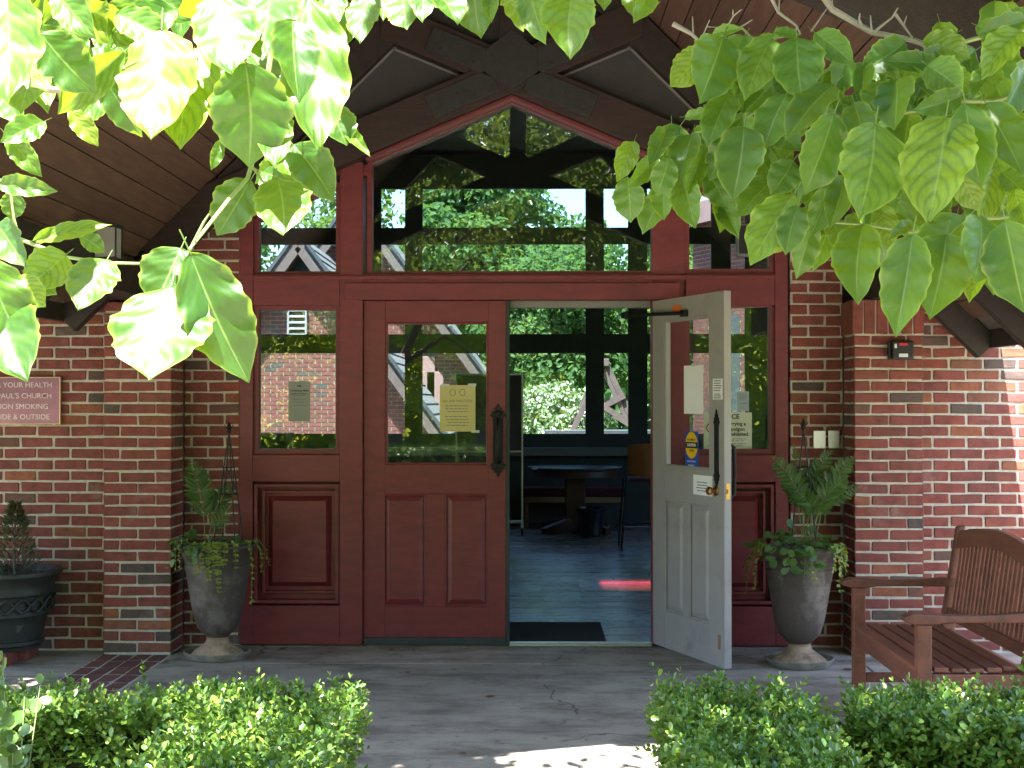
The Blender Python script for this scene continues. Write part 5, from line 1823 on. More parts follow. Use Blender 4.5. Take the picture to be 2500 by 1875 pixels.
canopy(DL, 14000, -3.2, -.2, .1, 4.3, 2.4, 4.9, keepL)
canopy(DL, 2600, -1.7, -.72, 3.3, 4.36, 3.7, 5.1, lambda x, y, z: 1)
canopy(DR, 22000, -.2, 2.4, .1, 4.3, 2.4, 4.9, keepR)

# ------------------------------------------------------------------ urns and pots
def urn(label, x, y, zb, s=1.0):
    root = thing('urn_planter', label, 'urn', (x, y, zb))
    body = MB().lathe([(.0, .105), (.062, .105), (.066, .115), (.085, .13), (.118, .165), (.140, .235), (.158, .33), (.176, .44), (.192, .525), (.194, .535), (.188, .540),
                       (.196, .565), (.215, .61), (.232, .628), (.240, .640), (.238, .655), (.222, .660), (.205, .640), (.18, .60), (.0, .595)], 40, (x, y, zb), jit=.006)
    body.build('bowl', URN, root, smooth=True)
    MB().lathe([(.0, .0), (.150, .0), (.152, .012), (.135, .028), (.10, .050), (.070, .075), (.062, .095), (.068, .108), (.0, .108)], 36, (x, y, zb), jit=.012).build('foot', TERRA, root, smooth=True)
    MB().lathe([(.0, .6), (.197, .615), (.1, .63), (.0, .632)], 24, (x, y, zb), jit=.05).build('soil', SOIL, root, smooth=True)
    return root


def saucer(label, x, y):
    root = MB().lathe([(.0, .002), (.172, .002), (.188, .018), (.198, .042), (.192, .047), (.182, .040), (.17, .022), (.0, .018)], 40, (0, 0, 0), jit=.012).build('saucer', SAUCERM, None, smooth=True)
    root.location = (x, y, 0)
    tag(root, label, 'saucer', 'terracotta saucers under the urns')


U1 = (W(531, 1600, 8.30).x, 8.30)
U2 = (W(1952, 1610, 8.12).x, 8.12)
for (x, y), l1, l2 in ((U1, 'tall dark urn left of the red panel, thin yellow-green trailing vines on it', 'weathered saucer under the urn left of the doors'),
                       (U2, 'tall dark urn right of the open grey door, full of round leaves', 'weathered saucer under the urn next to the bench')):
    saucer(l2, x, y)
    urn(l1, x, y, .019)


def obelisk(label, x, y, zb, zt, r):
    root = thing('obelisk_trellis', label, 'trellis', (x, y, zb))
    c = [(x + r * math.cos(a), y + r * math.sin(a)) for a in (R(35), R(125), R(215), R(305))]
    zk = zt - .11
    for px, py in c:
        MB().tube([(px, py, zb), (x + (px - x) * .42, y + (py - y) * .42, zb + (zk - zb) * .7), (x + (px - x) * .12, y + (py - y) * .12, zk), (x, y, zt - .03)], .004, 6).build('rod', IRON, root, smooth=True)
    for t, k in ((.55, .55), (.80, .34)):
        z = zb + (zk - zb) * t
        pts = [(x + r * k * math.cos(R(35 + 30 * j)), y + r * k * math.sin(R(35 + 30 * j)), z) for j in range(13)]
        MB().tube(pts, .003, 5).build('hoop', IRON, root, smooth=True)
    for j in range(4):
        a, b = c[j], c[(j + 1) % 4]
        f = lambda p, kk, t: (x + (p[0] - x) * kk, y + (p[1] - y) * kk, zb + (zk - zb) * t)
        MB().tube([f(a, .55, .55), f(b, .34, .80)], .0022, 4).build('cross_wire', IRON, root)
    MB().lathe([(.002, 0), (.012, .01), (.014, .02), (.006, .032), (.014, .045), (.008, .06), (.002, .075)], 12, (x, y, zt - .035)).build('finial', IRON, root, smooth=True)
    for s in (-1, 1):
        MB().tube([(x, y, zt - .01), (x + s * .018, y - .004, zt + .004), (x + s * .026, y - .004, zt + .02)], [.005, .004, .002], 6).build('scroll', IRON, root, smooth=True)


obelisk('thin black obelisk trellis standing in the left urn', U1[0] + .06, U1[1] + .02, .62, W(565, 1045, U1[1]).z, .10)
obelisk('thin black obelisk trellis in front of the steel cover plates', U2[0] + .03, U2[1] + .02, .62, W(1975, 1038, U2[1]).z, .11)


def frond(root, pts, width, n, broad=False, mat=FERNM):
    """a fern frond: a curved rib with leaflets on both sides"""
    P3 = [Vector(p) for p in pts]
    def at(t):
        q = t * (len(P3) - 1); i = min(int(q), len(P3) - 2); f = q - i
        return P3[i].lerp(P3[i + 1], f)
    pos, ax, nr, L = [], [], [], []
    for i in range(n):
        t = .30 + .70 * i / (n - 1)
        p = at(t); d = (at(min(1, t + .05)) - at(max(0, t - .05))).normalized()
        view = (CAM - p).normalized()
        s = d.cross(view).normalized()
        w = width * math.sin(math.pi * (.12 + .88 * ((t - .30) / .70)) ** .75) + .006
        for k in (-1, 1):
            pos.append(p); ax.append(s * k + d * .75 + Vector((rnd.gauss(0, .1), rnd.gauss(0, .1), rnd.gauss(0, .1))))
            nr.append(view + Vector((rnd.gauss(0, .3), 0, .5 + rnd.gauss(0, .2)))); L.append(w * rnd.uniform(.9, 1.1))
    L = np.array(L)
    f = leaf_cloud('frond', np.array(pos), np.array(nr), np.array(ax), L, L * (.34 if broad else .20) + .002, mat, root)
    MB().tube([at(i / 8) for i in range(9)], [.0026 - .0002 * i for i in range(9)], 5).build('rib', STEMG, f, smooth=True)
    return f


def wpx(x, y, Y): return W(x * K, y * K, Y)


f1 = thing('fern', 'single upright fern with two fronds in the left urn', 'fern', (U1[0] - .08, U1[1], .62))
Y_ = U1[1]
frond(f1, [wpx(443, 1172, Y_), wpx(440, 1110, Y_ - .02), wpx(428, 1045, Y_ - .05), wpx(412, 990, Y_ - .06)], .105, 26)
frond(f1, [wpx(450, 1172, Y_), wpx(458, 1115, Y_ + .02), wpx(478, 1075, Y_ + .05), wpx(505, 1045, Y_ + .06)], .085, 20)
frond(f1, [wpx(452, 1172, Y_), wpx(470, 1130, Y_ - .03), wpx(500, 1090, Y_ - .06)], .06, 14)
f2 = thing('fern', 'leafy spreading fern in the right urn, behind the thin trellis', 'fern', (U2[0], U2[1] + .03, .62))
Y_ = U2[1] + .03
for tipx, tipy, wd, dy in ((1668, 985, .085, -.06), (1715, 960, .05, .0), (1700, 1010, .09, .05), (1845, 985, .085, -.04), (1830, 1030, .09, -.10), (1800, 970, .08, .05), (1862, 1050, .07, .0), (1755, 1000, .08, .06), (1720, 1060, .08, -.1), (1790, 1040, .09, -.03)):
    b = wpx(1748 + rnd.uniform(-18, 18), 1165, Y_)
    t = wpx(tipx, tipy, Y_ + dy)
    m = b.lerp(t, .5) + Vector(((b.x - t.x) * .22, dy * .3, .05))
    frond(f2, [b, b.lerp(m, .55) + Vector((0, 0, .02)), m, m.lerp(t, .55) + Vector((0, 0, .012)), t], wd, 15, broad=True)


def trailing(name, label, x, y, z, spots, leafmat, ls, cat, mound=None):
    root = thing(name, label, cat, (x, y, z))
    pos, ax, nr, L = [], [], [], []
    st = MB()
    for (a0, out, drop, n) in spots:
        a = R(a0)
        o = Vector((math.cos(a), math.sin(a), 0))
        p0 = Vector((x, y, z)) + o * .16
        P3 = [p0, Vector((x, y, z + .025)) + o * .235, Vector((x, y, z - drop * .35)) + o * (.25 + out * .6) , Vector((x + rnd.gauss(0, .012), y, z - drop)) + o * (.245 + out)]
        st.tube(P3, [.0016, .0014, .0011, .0007], 4)
        for i in range(n):
            t = (i + rnd.random() * .6) / n * 3
            k_ = min(int(t), 2); q = P3[k_].lerp(P3[k_ + 1], t - k_)
            for s in (-1, 1):
                v = Vector((-o.y, o.x, 0)) * s + o * rnd.uniform(.1, .7) + Vector((rnd.gauss(0, .3), rnd.gauss(0, .3), rnd.gauss(-.3, .4)))
                pos.append(q); ax.append(v); nr.append(o + Vector((rnd.gauss(0, .4), rnd.gauss(0, .4), .6))); L.append(ls * rnd.uniform(.65, 1.15))
    if mound:
        for _ in range(mound[0]):
            a = rnd.uniform(0, 6.283); r_ = math.sqrt(rnd.random()) * .24
            q = Vector((x + r_ * math.cos(a), y + r_ * math.sin(a), z + .02 + mound[1] * (1 - (r_ / .24) ** 2) * rnd.random()))
            pos.append(q); ax.append((math.cos(a) * .8 + rnd.gauss(0, .5), math.sin(a) * .8 + rnd.gauss(0, .5), rnd.uniform(-.5, .5)))
            nr.append((rnd.gauss(0, .4), rnd.gauss(-.3, .4), 1)); L.append(ls * rnd.uniform(.8, 1.2))
    L = np.array(L)
    leaf_cloud('foliage', np.array(pos), np.array(nr), np.array([tuple(v) for v in ax]), L, L * .88, leafmat, root, fold=.1, rounded=True)['kind'] = 'stuff'
    st.build('runner', STEMG, root)['kind'] = 'stuff'


RIMZ = .675
trailing('creeping_vine', 'thin yellow-green vine trailing over the rim of the left urn', U1[0], U1[1], RIMZ,
         [(205, .0, .16, 12), (222, .01, .13, 10), (250, .0, .17, 16), (262, .0, .12, 12), (270, .0, .2, 18), (278, .01, .16, 16), (284, 0, .27, 22), (292, 0, .12, 9), (306, .0, .14, 8), (330, .03, .34, 24), (345, .05, .17, 18), (0, .06, .14, 16), (185, .04, .18, 8)],
         JENNY, .020, 'vine')
trailing('creeping_vine', 'yellow-green vine spilling from both sides of the right urn', U2[0], U2[1], RIMZ,
         [(180, .06, .28, 26), (190, .05, .18, 22), (200, .04, .24, 22), (172, .04, .12, 16), (330, .0, .14, 18), (340, .0, .10, 16), (320, .0, .24, 20), (350, .02, .16, 18), (312, .0, .12, 14), (0, .03, .06, 14), (275, 0, .17, 8)],
         JENNY, .022, 'vine')
trailing('geranium', 'mound of round green leaves in the middle of the right urn', U2[0] - .02, U2[1] - .03, RIMZ - .02, [(250, .0, .10, 5), (270, .0, .12, 5), (285, .0, .08, 4), (225, .01, .06, 4)], IVYM, .058, 'plant', (70, .12))
trailing('geranium', 'few round dark green leaves at the left of the left urn', U1[0] - .05, U1[1] - .03, RIMZ - .03, [(230, .0, .06, 4), (262, .0, .05, 4)], IVYM, .05, 'plant', (34, .07))

# black pot on bricks with a dry dwarf conifer
PX, PY = W(14, 1585, 8.25).x, 8.25
BP = thing('black_pot', 'wide black pot with a plaited band at the far left, standing on bricks', 'pot', (PX, PY, .07))
MB().lathe([(.0, 0), (.195, 0), (.200, .02), (.215, .03), (.215, .05), (.205, .055), (.225, .15), (.240, .19), (.252, .20), (.246, .212), (.262, .31), (.275, .32), (.268, .332),
            (.275, .39), (.30, .415), (.318, .432), (.315, .452), (.285, .455), (.26, .42), (.0, .40)], 44, (PX, PY, .07), jit=.006).build('pot_body', POTM, BP, smooth=True)
for ph in (0, math.pi):
    pts = []
    for j in range(121):
        a = 2 * math.pi * j / 120
        z = .07 + .262 + .035 * math.sin(a * 9 + ph)
        r_ = .257 + (z - .07 - .21) * .16 + .005
        pts.append((PX + r_ * math.cos(a), PY + r_ * math.sin(a), z))
    MB().tube(pts, .008, 6).build('plait', POTM, BP, smooth=True)
for i, (dx, dy, w) in enumerate(((-.17, -.10, .10), (.045, -.155, .10), (.10, .03, .10))):
    o = MB().box(-.05, .05, -.10, .10, 0, .066).build('loose_brick', BRICK, None, bevel=.004)
    o.location = (PX + dx, PY + dy, .002)
    tag(o, ['loose brick under the left of the black pot', 'loose brick under the front of the black pot', 'loose brick under the right side of the black pot'][i], 'brick', 'bricks propping the black pot')
CN = thing('dwarf_conifer', 'dry brownish dwarf conifer growing in the black pot', 'conifer', (PX + .05, PY, .5))
nl = 1700
t = rng.random(nl) ** .8
a = rng.uniform(0, 6.283, nl)
rr_ = (.17 * (1 - t) ** .9 + .012) * rng.uniform(.3, 1, nl)
pos = np.stack([PX + .05 + rr_ * np.cos(a), PY + rr_ * np.sin(a), .49 + .42 * t], 1)
dr = np.stack([np.cos(a), np.sin(a), rng.uniform(.2, 1.4, nl)], 1)
L = rng.uniform(.018, .04, nl)
leaf_cloud('foliage', pos, unit(nl), dr, L, L * .22, CONIFM, CN)['kind'] = 'stuff'
MB().tube([(PX + .05, PY, .46), (PX + .05, PY, .9)], [.009, .002], 6).build('trunk', BARK, CN)

# ------------------------------------------------------------------ wooden bench
GB = thing('garden_bench', 'reddish wooden slatted garden bench turned side on at the right', 'bench', (1.85, 6.4, 0))
bx0, bx1, bya, byb = 1.60, 2.035, 5.83, 6.98
for y in (bya, byb):
    yy = y - .028
    MB().box(bx0 - .028, bx0 + .03, yy, yy + .057, 0, .592).build('front_leg', TEAK, GB, bevel=.005)
    MB().hexa([(bx1 - .03, yy, 0), (bx1 + .03, yy, 0), (bx1 + .03, yy + .055, 0), (bx1 - .03, yy + .055, 0),
               (bx1 - .03, yy, .42), (bx1 + .03, yy, .42), (bx1 + .03, yy + .055, .42), (bx1 - .03, yy + .055, .42)]).build('rear_leg', TEAK, GB, bevel=.004)
    MB().hexa([(bx1 - .031, yy + .0005, .421), (bx1 + .031, yy + .0005, .421), (bx1 + .031, yy + .0545, .421), (bx1 - .031, yy + .0545, .421),
               (bx1 + .047, yy + .0005, .89), (bx1 + .087, yy + .0005, .90), (bx1 + .087, yy + .0545, .90), (bx1 + .047, yy + .0545, .89)]).build('back_post', TEAK, GB, bevel=.008)
    # arm with a rolled front end
    mb = MB(); n = 14
    for i in range(n):
        t = i / (n - 1)
        x = bx0 - .085 + t * (bx1 + .05 - bx0 + .085)
        zt = .645 - .014 * math.sin(math.pi * min(1, t * 1.15)) - .004 * t
        if t < .1: zt -= .02 * (1 - t / .1) ** 2
        zb = .594 + (.006 if t > .25 else 0) + (.012 * (1 - t / .08) if t < .08 else 0)
        hw = .032 + .006 * math.cos(t * 5)
        mb.v += [(x, y - hw, zb), (x, y + hw, zb), (x, y + hw, zt), (x, y - hw, zt)]
    for i in range(n - 1):
        o = 4 * i
        for q in ((0, 1, 5, 4), (1, 2, 6, 5), (2, 3, 7, 6), (3, 0, 4, 7)):
            mb.f.append(tuple(o + j for j in reversed(q)))
    mb.f += [(0, 1, 2, 3), tuple(4 * (n - 1) + j for j in (3, 2, 1, 0))]
    mb.build('arm', TEAK, GB, bevel=.006)
    MB().box(bx0 + .031, bx1 - .031, yy + .008, yy + .048, .325, .390).build('side_rail', TEAK, GB, bevel=.004)
    MB().box(bx0 + .031, bx1 - .031, yy + .012, yy + .044, .13, .175).build('stretcher', TEAK, GB, bevel=.004)
MB().box(bx0 - .02, bx0 + .022, bya + .03, byb - .03, .315, .392).build('front_rail', TEAK, GB, bevel=.005)
MB().box(bx1 - .02, bx1 + .02, bya + .03, byb - .03, .33, .392).build('rear_rail', TEAK, GB, bevel=.005)
ns = 6
sw = (bx1 - .03 - (bx0 - .03)) / ns
for i in range(ns):
    x = bx0 - .03 + i * sw
    ext = .0 if 0 < i < ns - 1 else -.03
    MB().box(x, x + sw - .012, bya - .01 - ext * 1.0, byb + .01 + ext, .394, .416 - (.004 if i in (2, 3) else 0)).build('seat_slat', TEAK, GB, bevel=.005)


def bkx(z): return bx1 + (z - .42) / .47 * .067


def archz(y):
    t = (y - bya) / (byb - bya)
    return .868 + .055 * math.sin(math.pi * t)


mb = MB(); n = 17
for i in range(n):
    y = bya + .03 + (byb - bya - .06) * i / (n - 1)
    zt = archz(y)
    for dz, dx in ((-.085, 0), (0, 0)):
        x = bkx(zt + dz)
        mb.v += [(x - .018, y, zt + dz), (x + .018, y, zt + dz)]
for i in range(n - 1):
    o = 4 * i
    for q in ((0, 4, 5, 1), (1, 5, 7, 3), (3, 7, 6, 2), (2, 6, 4, 0)):
        mb.f.append(tuple(o + j for j in q))
mb.f += [(0, 1, 3, 2), tuple(4 * (n - 1) + j for j in (2, 3, 1, 0))]
mb.build('top_rail', TEAK, GB, bevel=.005)
MB().bar((bkx(.47), bya + .03, .47), (bkx(.47), byb - .03, .47), .032, .055).build('lower_back_rail', TEAK, GB, bevel=.004)
nb = 19
for i in range(nb):
    y = bya + .05 + (byb - bya - .1) * (i + .5) / nb
    za, zb = .495, archz(y) - .08
    MB().hexa([(bkx(za) - .006, y - .018, za), (bkx(za) + .006, y - .018, za), (bkx(za) + .006, y + .018, za), (bkx(za) - .006, y + .018, za),
               (bkx(zb) - .006, y - .018, zb), (bkx(zb) + .006, y - .018, zb), (bkx(zb) + .006, y + .018, zb), (bkx(zb) - .006, y + .018, zb)]).build('back_slat', TEAK, GB)
for y in (bya,):
    MB().tube([(bx0, y - .030, .35), (bx0, y - .033, .35)], .009, 10).build('bolt_cap', BRASS, GB)


# ------------------------------------------------------------------ lettering helpers
def text(s, size, mat, parent, m, name='lettering', align='CENTER', bold=0.0, ext=.0003):
    c = bpy.data.curves.new(name, 'FONT')
    c.body = s
    c.size = size
    c.align_x = align
    c.align_y = 'CENTER'
    c.extrude = ext
    c.offset = bold
    c.resolution_u = 3
    c.materials.append(mat)
    tmp = bpy.data.objects.new(name, c)
    C.objects.link(tmp)
    bpy.context.view_layer.update()
    me = bpy.data.meshes.new_from_object(tmp, depsgraph=bpy.context.evaluated_depsgraph_get())
    me.name = name
    bpy.data.objects.remove(tmp)
    bpy.data.curves.remove(c)
    o = bpy.data.objects.new(name, me)
    C.objects.link(o)
    if parent is not None:
        o.parent = parent
    o.matrix_basis = m @ Matrix.Rotation(R(90), 4, 'X')
    return o


def T3(x, y, z): return Matrix.Translation((x, y, z))


def sheet(name, label, w, h, mat, m, cat='notice', th=.0012, group=None):
    """a paper lying in its own x-z plane, facing -y"""
    me = MB().box(-w / 2, w / 2, 0, th, -h / 2, h / 2).mesh(name, mat)
    o = bpy.data.objects.new(name, me)
    C.objects.link(o)
    o.matrix_world = m
    o['label'] = label; o['category'] = cat
    if group: o['group'] = group
    return o


def lines(parent, w, ys, mat, th=.004, seed=3, name='print_line'):
    rr = random.Random(seed)
    mb = MB()
    for y in ys:
        x = -w / 2 + rr.uniform(0, w * .12); xe = w / 2 - rr.uniform(0, w * .12)
        while x < xe - .004:
            l = rr.uniform(.012, .03) * (w / .17)
            mb.box(x, min(x + l, xe), -.0008, -.0002, y - th / 2, y + th / 2)
            x += l + .005 * (w / .17)
    o = mb.build(name, mat, None)
    o.parent = parent


# bronze plaque
pl0, pl1 = W(0, 920, 8.50), W(147, 1036, 8.50)
pw = .52
pxc = pl1.x - pw / 2; pzc = (pl0.z + pl1.z) / 2; phh = pl0.z - pl1.z
PQ = thing('wall_plaque', 'bronze no smoking plaque on the brick wall at the left edge', 'plaque', (pxc, 8.505, pzc), local=True)
MB().box(-pw / 2 + .004, pw / 2 - .004, 0, .018, -phh / 2 + .004, phh / 2 - .004).build('plate', COPPER, PQ, bevel=.002)
e = .006
mb = MB().box(-pw / 2, -pw / 2 + e, -.004, .02, -phh / 2, phh / 2).box(pw / 2 - e, pw / 2, -.004, .02, -phh / 2, phh / 2)
mb.box(-pw / 2 + e, pw / 2 - e, -.0038, .0198, -phh / 2, -phh / 2 + e).box(-pw / 2 + e, pw / 2 - e, -.0038, .0198, phh / 2 - e, phh / 2)
mb.build('rim', COPPERR, PQ, bevel=.001)
ch = .0445
ty0 = phh / 2
for i, (s, xe) in enumerate((('FOR YOUR HEALTH', 127), ('ST. PAUL\'S CHURCH', 126), ('IS NON SMOKING', 117.5), ('INSIDE & OUTSIDE', 121))):
    yy = W(0, (940.5, 967, 993, 1018.5)[i], 8.5).z - pzc
    xr = W(xe, 960, 8.5).x - pxc
    text(s, ch, LETTER, PQ, T3(xr, -.0006, yy), align='RIGHT', ext=.0008)


def on_plane(x, y, Yp, off=0):
    return WD(x, y, Yp)


# yellow sheet in the closed door
c = WD(988.5, 882, 8.752)
w_, h_ = fx(1027, 8.752) - fx(950, 8.752), fz(832, 8.752) - fz(932, 8.752)
S = sheet('paper_notice', 'yellow ALL ARE WELCOME sheet taped in the closed door glass', w_, h_, PAPERY, T3(c.x, 8.7485, c.z))
text('ALL ARE WELCOME', .021, INKG, S, T3(.0, -.0005, .045))
lines(S, w_ * .72, [.015 - .018 * i for i in range(3)] + [-.052 - .018 * i for i in range(4)], INKG, .0045)
for dx in (-.03, .03):
    pts = [(dx + .017 * math.cos(R(a)), -.0006, .098 + .021 * math.sin(R(a))) for a in range(0, 361, 30)]
    MB().tube(pts, .0015, 4).build('printed_emblem', INKG, None).parent = S
for (dx, dz) in ((-w_ / 2 + .035, h_ / 2), (w_ / 2 - .02, h_ / 2 + .002), (w_ / 2, -h_ / 2)):
    MB().box(dx - .025, dx + .025, -.0008, -.0003, dz - .008, dz + .008).build('tape', TAPE, None).parent = S
# grey-green poster in the left sidelight
c = WD(646.5, 867, 8.77)
w_, h_ = fx(670) - fx(623), fz(824) - fz(911)
S = sheet('paper_poster', 'grey green Community Meals poster inside the left sidelight', w_, h_, PAPERD, T3(c.x, 8.772, c.z), 'poster')
text('Community Meals', .016, INK, S, T3(0, -.0005, h_ * .27), bold=.0004)
text('Mondays & Wednesdays', .010, INK, S, T3(0, -.0005, h_ * .19), bold=.0003)
lines(S, w_ * .7, [h_ * .145, h_ * .05, -h_ * .02, -h_ * .10], INKG, .003)
MB().box(-.012, .012, -.0007, -.0002, h_ * .37, h_ * .40).build('printed_emblem', INK, None).parent = S
# notice in the right sidelight
yp = 8.768
xl, xr = fx(1520, yp), fx(1624, yp); zt, zb = fz(891, yp), fz(970, yp)
w_, h_ = xr - xl, zt - zb
S = sheet('paper_notice', 'cream NOTICE sign about handguns in the right sidelight', w_, h_, PAPERG, T3((xl + xr) / 2, yp, (zt + zb) / 2), 'sign')
ox = -(xl + xr) / 2
text('NOTICE', .040, INK, S, T3(fx(1597, yp) + ox, -.0005, h_ * .385), align='RIGHT', bold=.0012)
for s, xe, q in (('Carrying a', 1611, .19), ('handgun', 1608.5, .045), ('is prohibited.', 1618, -.095)):
    text(s, .031, INK, S, T3(fx(xe, yp) + ox, -.0005, h_ * q), align='RIGHT', bold=.0008)
lines(S, w_ * .86, [-h_ * .22, -h_ * .275, -h_ * .35, -h_ * .41], INKG, .004)
rc = fx(1538, yp) + ox
MB().tube([(rc + .032 * math.cos(R(a)), -.001, h_ * .08 + .032 * math.sin(R(a))) for a in range(0, 361, 20)], .0035, 4).build('red_ring', INKR, None).parent = S
g = MB().prism_y([(rc - .018, h_ * .08 + .008), (rc + .017, h_ * .08 + .008), (rc + .017, h_ * .08), (rc - .004, h_ * .08), (rc - .008, h_ * .08 - .016), (rc - .017, h_ * .08 - .016)], -.0009, -.0003)
g.build('printed_pistol', INK, None).parent = S
MB().bar((rc - .022, -.0012, h_ * .08 + .022), (rc + .022, -.0012, h_ * .08 - .022), .001, .005, up=(0, 1, 0)).build('red_bar', INKR, None).parent = S
c = WD(1605, 867, yp)
w_, h_ = fx(1618, yp) - fx(1592, yp), fz(845, yp) - fz(888, yp)
S = sheet('paper_notice', 'small blue grey sheet taped above the NOTICE sign', w_, h_, PAPERB, T3(c.x, yp, c.z))
lines(S, w_ * .7, [.04, .028, .016, -.012], INKG, .003)
for dz in (h_ / 2 + .002, -h_ / 2 - .002):
    MB().box(-.012, .012, -.0008, -.0003, dz - .005, dz + .005).build('tape', TAPE, None).parent = S


# papers on the open door leaf
def on_door(x0, x1, y0, y1, off):
    a, zt_ = dd(x0, (y0 + y1) / 2)[0], dd((x0 + x1) / 2, y0)[1]
    b, zb_ = dd(x1, (y0 + y1) / 2)[0], dd((x0 + x1) / 2, y1)[1]
    return b - a, zt_ - zb_, ODM @ T3((a + b) / 2, off, (zt_ + zb_) / 2)


w_, h_, m = on_door(1472, 1513, 789, 894, .0165)
S = sheet('paper_notice', 'blank white sheet on the glass of the open grey door', w_, h_, PAPERW, m)
MB().box(-.02, .03, -.0008, -.0002, h_ / 2 - .006, h_ / 2 + .012).build('tape', TAPE, None).parent = S
w_, h_, m = on_door(1540, 1561, 818, 863, -.0014)
S = sheet('paper_notice', 'small white printed notice high on the stile of the open door', w_, h_, PAPERW, m)
lines(S, w_ * .8, [h_ * (.40 - .115 * i) for i in range(5)] + [-h_ * .24, -h_ * .33, -h_ * .42], INKG, .006, 5)
w_, h_, m = on_door(1498, 1539, 1027, 1070, -.0014)
S = sheet('paper_notice', 'white printed notice beside the brass knob of the open door', w_, h_, PAPERW, m)
lines(S, w_ * .66, [h_ * (.14 - .14 * i) for i in range(4)], INKG, .006, 8)
w_, h_, m = on_door(1475, 1503, 932, 1014, .0155)
S = sheet('door_sticker', 'blue and yellow CAUTION automatic door sticker on the open door glass', w_, h_, STB, m, 'sticker')
er, ez = w_ * .47, h_ * .355
ec = h_ * .5 - ez - .002
pts = [(er * math.cos(R(a)), ec + ez * math.sin(R(a))) for a in range(0, 360, 12)]
MB().prism_y(pts, -.0008, -.0001).build('yellow_oval', STY, None).parent = S
MB().box(-er, er, -.0012, -.0009, ec - ez * .22, ec + ez * .24).build('black_band', INK, None).parent = S
sx = w_ / .09
for s, sz, mt, zz in (('AUTOMATIC', .0175, INK, ec + ez * .40), ('CAUTION', .0235, INKW, ec + ez * .01), ('DOOR', .019, INK, ec - ez * .40), ('ACTIVATE SWITCH', .0125, INKW, -h_ * .29), ('TO OPERATE', .0135, INKW, -h_ * .40)):
    o = text(s, sz, mt, S, T3(0, -.0016, zz), bold=.0006 if s == 'CAUTION' else .0002)
    o.scale = (min(1.0, w_ * .88 / (len(s) * sz * .66)), 1, 1)

# ------------------------------------------------------------------ fittings on the walls
bxc = WD(1949, 756.5, 8.33)
AB = thing('alarm_box', 'black alarm box with a red strip high on the right pillar', 'alarm', (bxc.x, 8.39, bxc.z))
aw, ah = .080, .056
MB().box(bxc.x - aw * .9, bxc.x + aw * .95, 8.36, 8.392, bxc.z - ah, bxc.z + ah).build('back_plate', BLACKP, AB, bevel=.004)
MB().box(bxc.x - aw * .72, bxc.x + aw * .78, 8.315, 8.3595, bxc.z - ah * .93, bxc.z + ah * .93).build('cover', BLACKP, AB, bevel=.008)
MB().box(bxc.x - aw * .28, bxc.x + aw * .34, 8.309, 8.3148, bxc.z + ah * .48, bxc.z + ah * .76).build('red_strip', REDP, AB, bevel=.001)
MB().box(bxc.x - aw * .30, bxc.x + aw * .36, 8.310, 8.3148, bxc.z - ah * .72, bxc.z - ah * .36).build('label_plate', STAINLESS, AB, bevel=.001)
MB().box(bxc.x - aw * .62, bxc.x - aw * .44, 8.311, 8.3148, bxc.z + ah * .22, bxc.z + ah * .66).build('tag', STAINLESS, AB, bevel=.001)
for i, (xa, xb) in enumerate(((1757, 1784), (1789, 1813.5))):
    a, b = WD(xa, 930 - i * .5, 8.69), WD(xb, 968.5, 8.69)
    P_ = thing('cover_plate', ['blank steel cover plate on the brick, the left one of two', 'blank steel cover plate on the brick, the one nearer the pillar'][i], 'cover plate', ((a.x + b.x) / 2, 8.69, (a.z + b.z) / 2), group='steel cover plates')
    MB().box(a.x, b.x, 8.686, 8.6995, b.z, a.z).build('plate', STAINLESS, P_, bevel=.003)
    for q in (.35, .65):
        MB().tube([((a.x + b.x) / 2, 8.686, b.z + (a.z - b.z) * q), ((a.x + b.x) / 2, 8.683, b.z + (a.z - b.z) * q)], .005, 8).build('screw', ALU, P_)
ly = 7.27
lc = W(264, 593, ly)
LN = thing('wall_lantern', 'boxy grey lantern on the dark beam under the left roof slope', 'lantern', (lc.x, ly, lc.z))
lw, lh = .060, .082
MB().box(lc.x - lw + .007, lc.x + lw - .007, ly - .053, ly + .053, lc.z - lh + .004, lc.z + lh - .004).build('lens', LAMPGLASS, LN, bevel=.004)
fr = MB()
for xx in (-lw, lw - .007):
    for yy in (-.06, .053):
        fr.box(lc.x + xx, lc.x + xx + .007, ly + yy, ly + yy + .007, lc.z - lh, lc.z + lh)
fr.box(lc.x - lw - .004, lc.x + lw + .004, ly - .064, ly + .064, lc.z + lh, lc.z + lh + .012).box(lc.x - lw - .004, lc.x + lw + .004, ly - .064, ly + .064, lc.z - lh - .010, lc.z - lh)
fr.build('cage', STEELD, LN)
MB().box(lc.x - .16, lc.x - lw - .001, ly - .03, ly + .03, lc.z - .05, lc.z + .03).build('bracket', STEELD, LN, bevel=.003)
sc = W(1822, 585, 8.6)
SP = thing('wall_speaker', 'grey box mounted over the right sidelight, below the leaves', 'speaker', (sc.x, 8.66, sc.z))
MB().box(sc.x - .055, sc.x + .055, 8.60, 8.685, sc.z - .10, sc.z + .10).build('case', GREYBOX, SP, bevel=.008)
MB().box(sc.x - .045, sc.x + .045, 8.597, 8.5995, sc.z - .085, sc.z + .085).build('grille', BLACKP, SP)
MB().box(sc.x - .02, sc.x + .02, 8.686, 8.704, sc.z - .03, sc.z + .03).build('bracket', STEELD, SP)

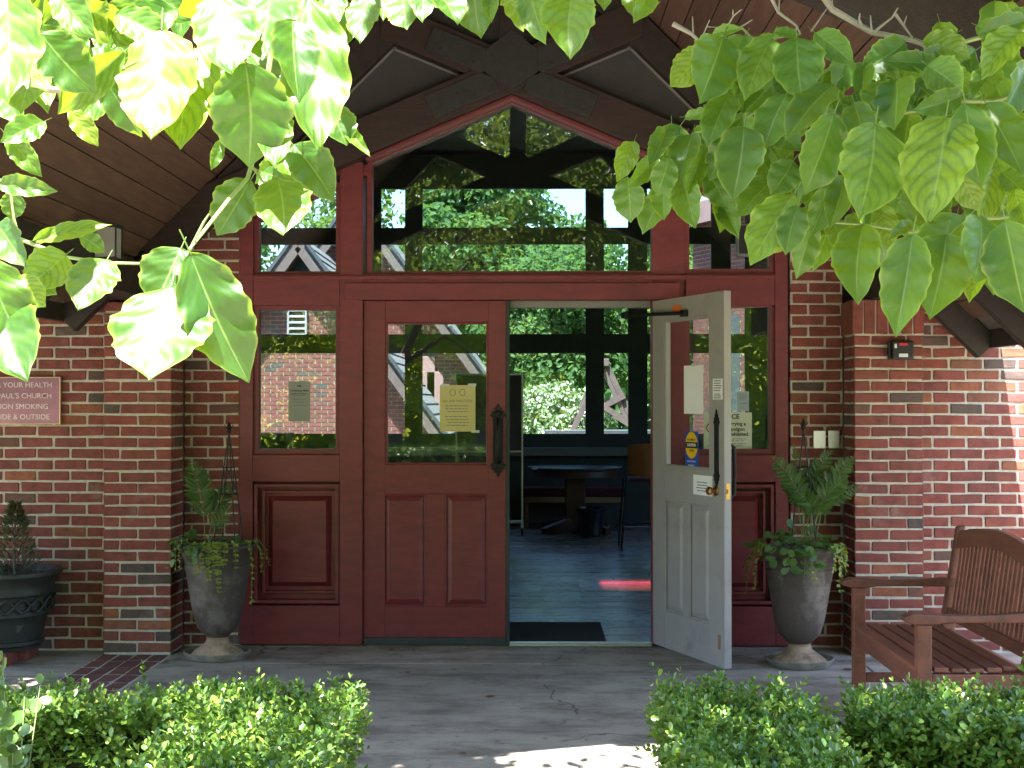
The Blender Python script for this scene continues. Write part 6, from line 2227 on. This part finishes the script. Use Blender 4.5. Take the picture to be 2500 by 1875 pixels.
# dry leaves on the porch floor
spots = [(1060, 1507, .05, 'small curled dry leaf in the middle of the porch floor'), (783, 1523, .045, 'dry leaf close to the corner of the left hedge'), (895, 1671 / 1.0, .05, 'dry leaf lying lowest on the walk, left of centre'),
         (847, 1391.5 + 14, .04, 'dry leaf nearest the threshold below the closed door'), (612, 1403, .05, 'dry leaf by the foot of the left red panel'), (1000, 1645 - 15, .035, 'tiny dry leaf left of the sun patch'),
         (1845, 1480, .06, 'dry leaf beside the right urn saucer'), (1832, 1448, .05, 'dry leaf between the right urn and the bench'), (880, 1455, .04, 'dry leaf near the cracked slab before the closed door')]
for (x, y, s, lab) in spots:
    d = ray(x * K, y * K); t = -CAM.z / d.z; p = CAM + d * t
    m = MB(); n = 6; pr = [0, .5, .8, .9, .6, .05]
    for i in range(n):
        yy = i / (n - 1) - .5
        for u in (-1, 0, 1):
            m.v.append((u * pr[i] * .32, yy, .16 * abs(u) * pr[i] + .10 * (yy * 2) ** 2 + .05))
    for i in range(n - 1):
        for u in range(2):
            m.f.append((i * 3 + u, i * 3 + u + 1, i * 3 + u + 4, i * 3 + u + 3))
    o = m.build('fallen_leaf', DRYLEAF, None, smooth=True)
    o.location = p + Vector((0, 0, .002)); o.scale = (s * 1.3, s * 1.3, s * .9); o.rotation_euler = (0, 0, rnd.uniform(0, 6.28))
    tag(o, lab, 'dry leaf', 'dry leaves on the porch floor')

# crumbs of dry leaf and grit along the walls and door foot
mb = MB()
for _ in range(260):
    if rnd.random() < .55:
        x, y = rnd.uniform(-1.75, 1.5), 8.69 - abs(rnd.gauss(0, .10))
    else:
        x, y = rnd.uniform(-2.0, 2.4), rnd.uniform(5.4, 8.6)
    s, a = rnd.uniform(.004, .013), rnd.uniform(0, 6.28)
    c_, s_ = math.cos(a) * s, math.sin(a) * s
    n = len(mb.v)
    mb.v += [(x - c_, y - s_, .001), (x + s_ * .5, y - c_ * .5, .001 + s * .35), (x + c_, y + s_, .002), (x - s_ * .5, y + c_ * .5, .001 + s * .2)]
    mb.f.append((n, n + 1, n + 2, n + 3))
o = mb.build('leaf_litter', DRYLEAF, None)
tag(o, 'crumbs of dry leaf and grit scattered over the porch floor', 'litter', kind='stuff')
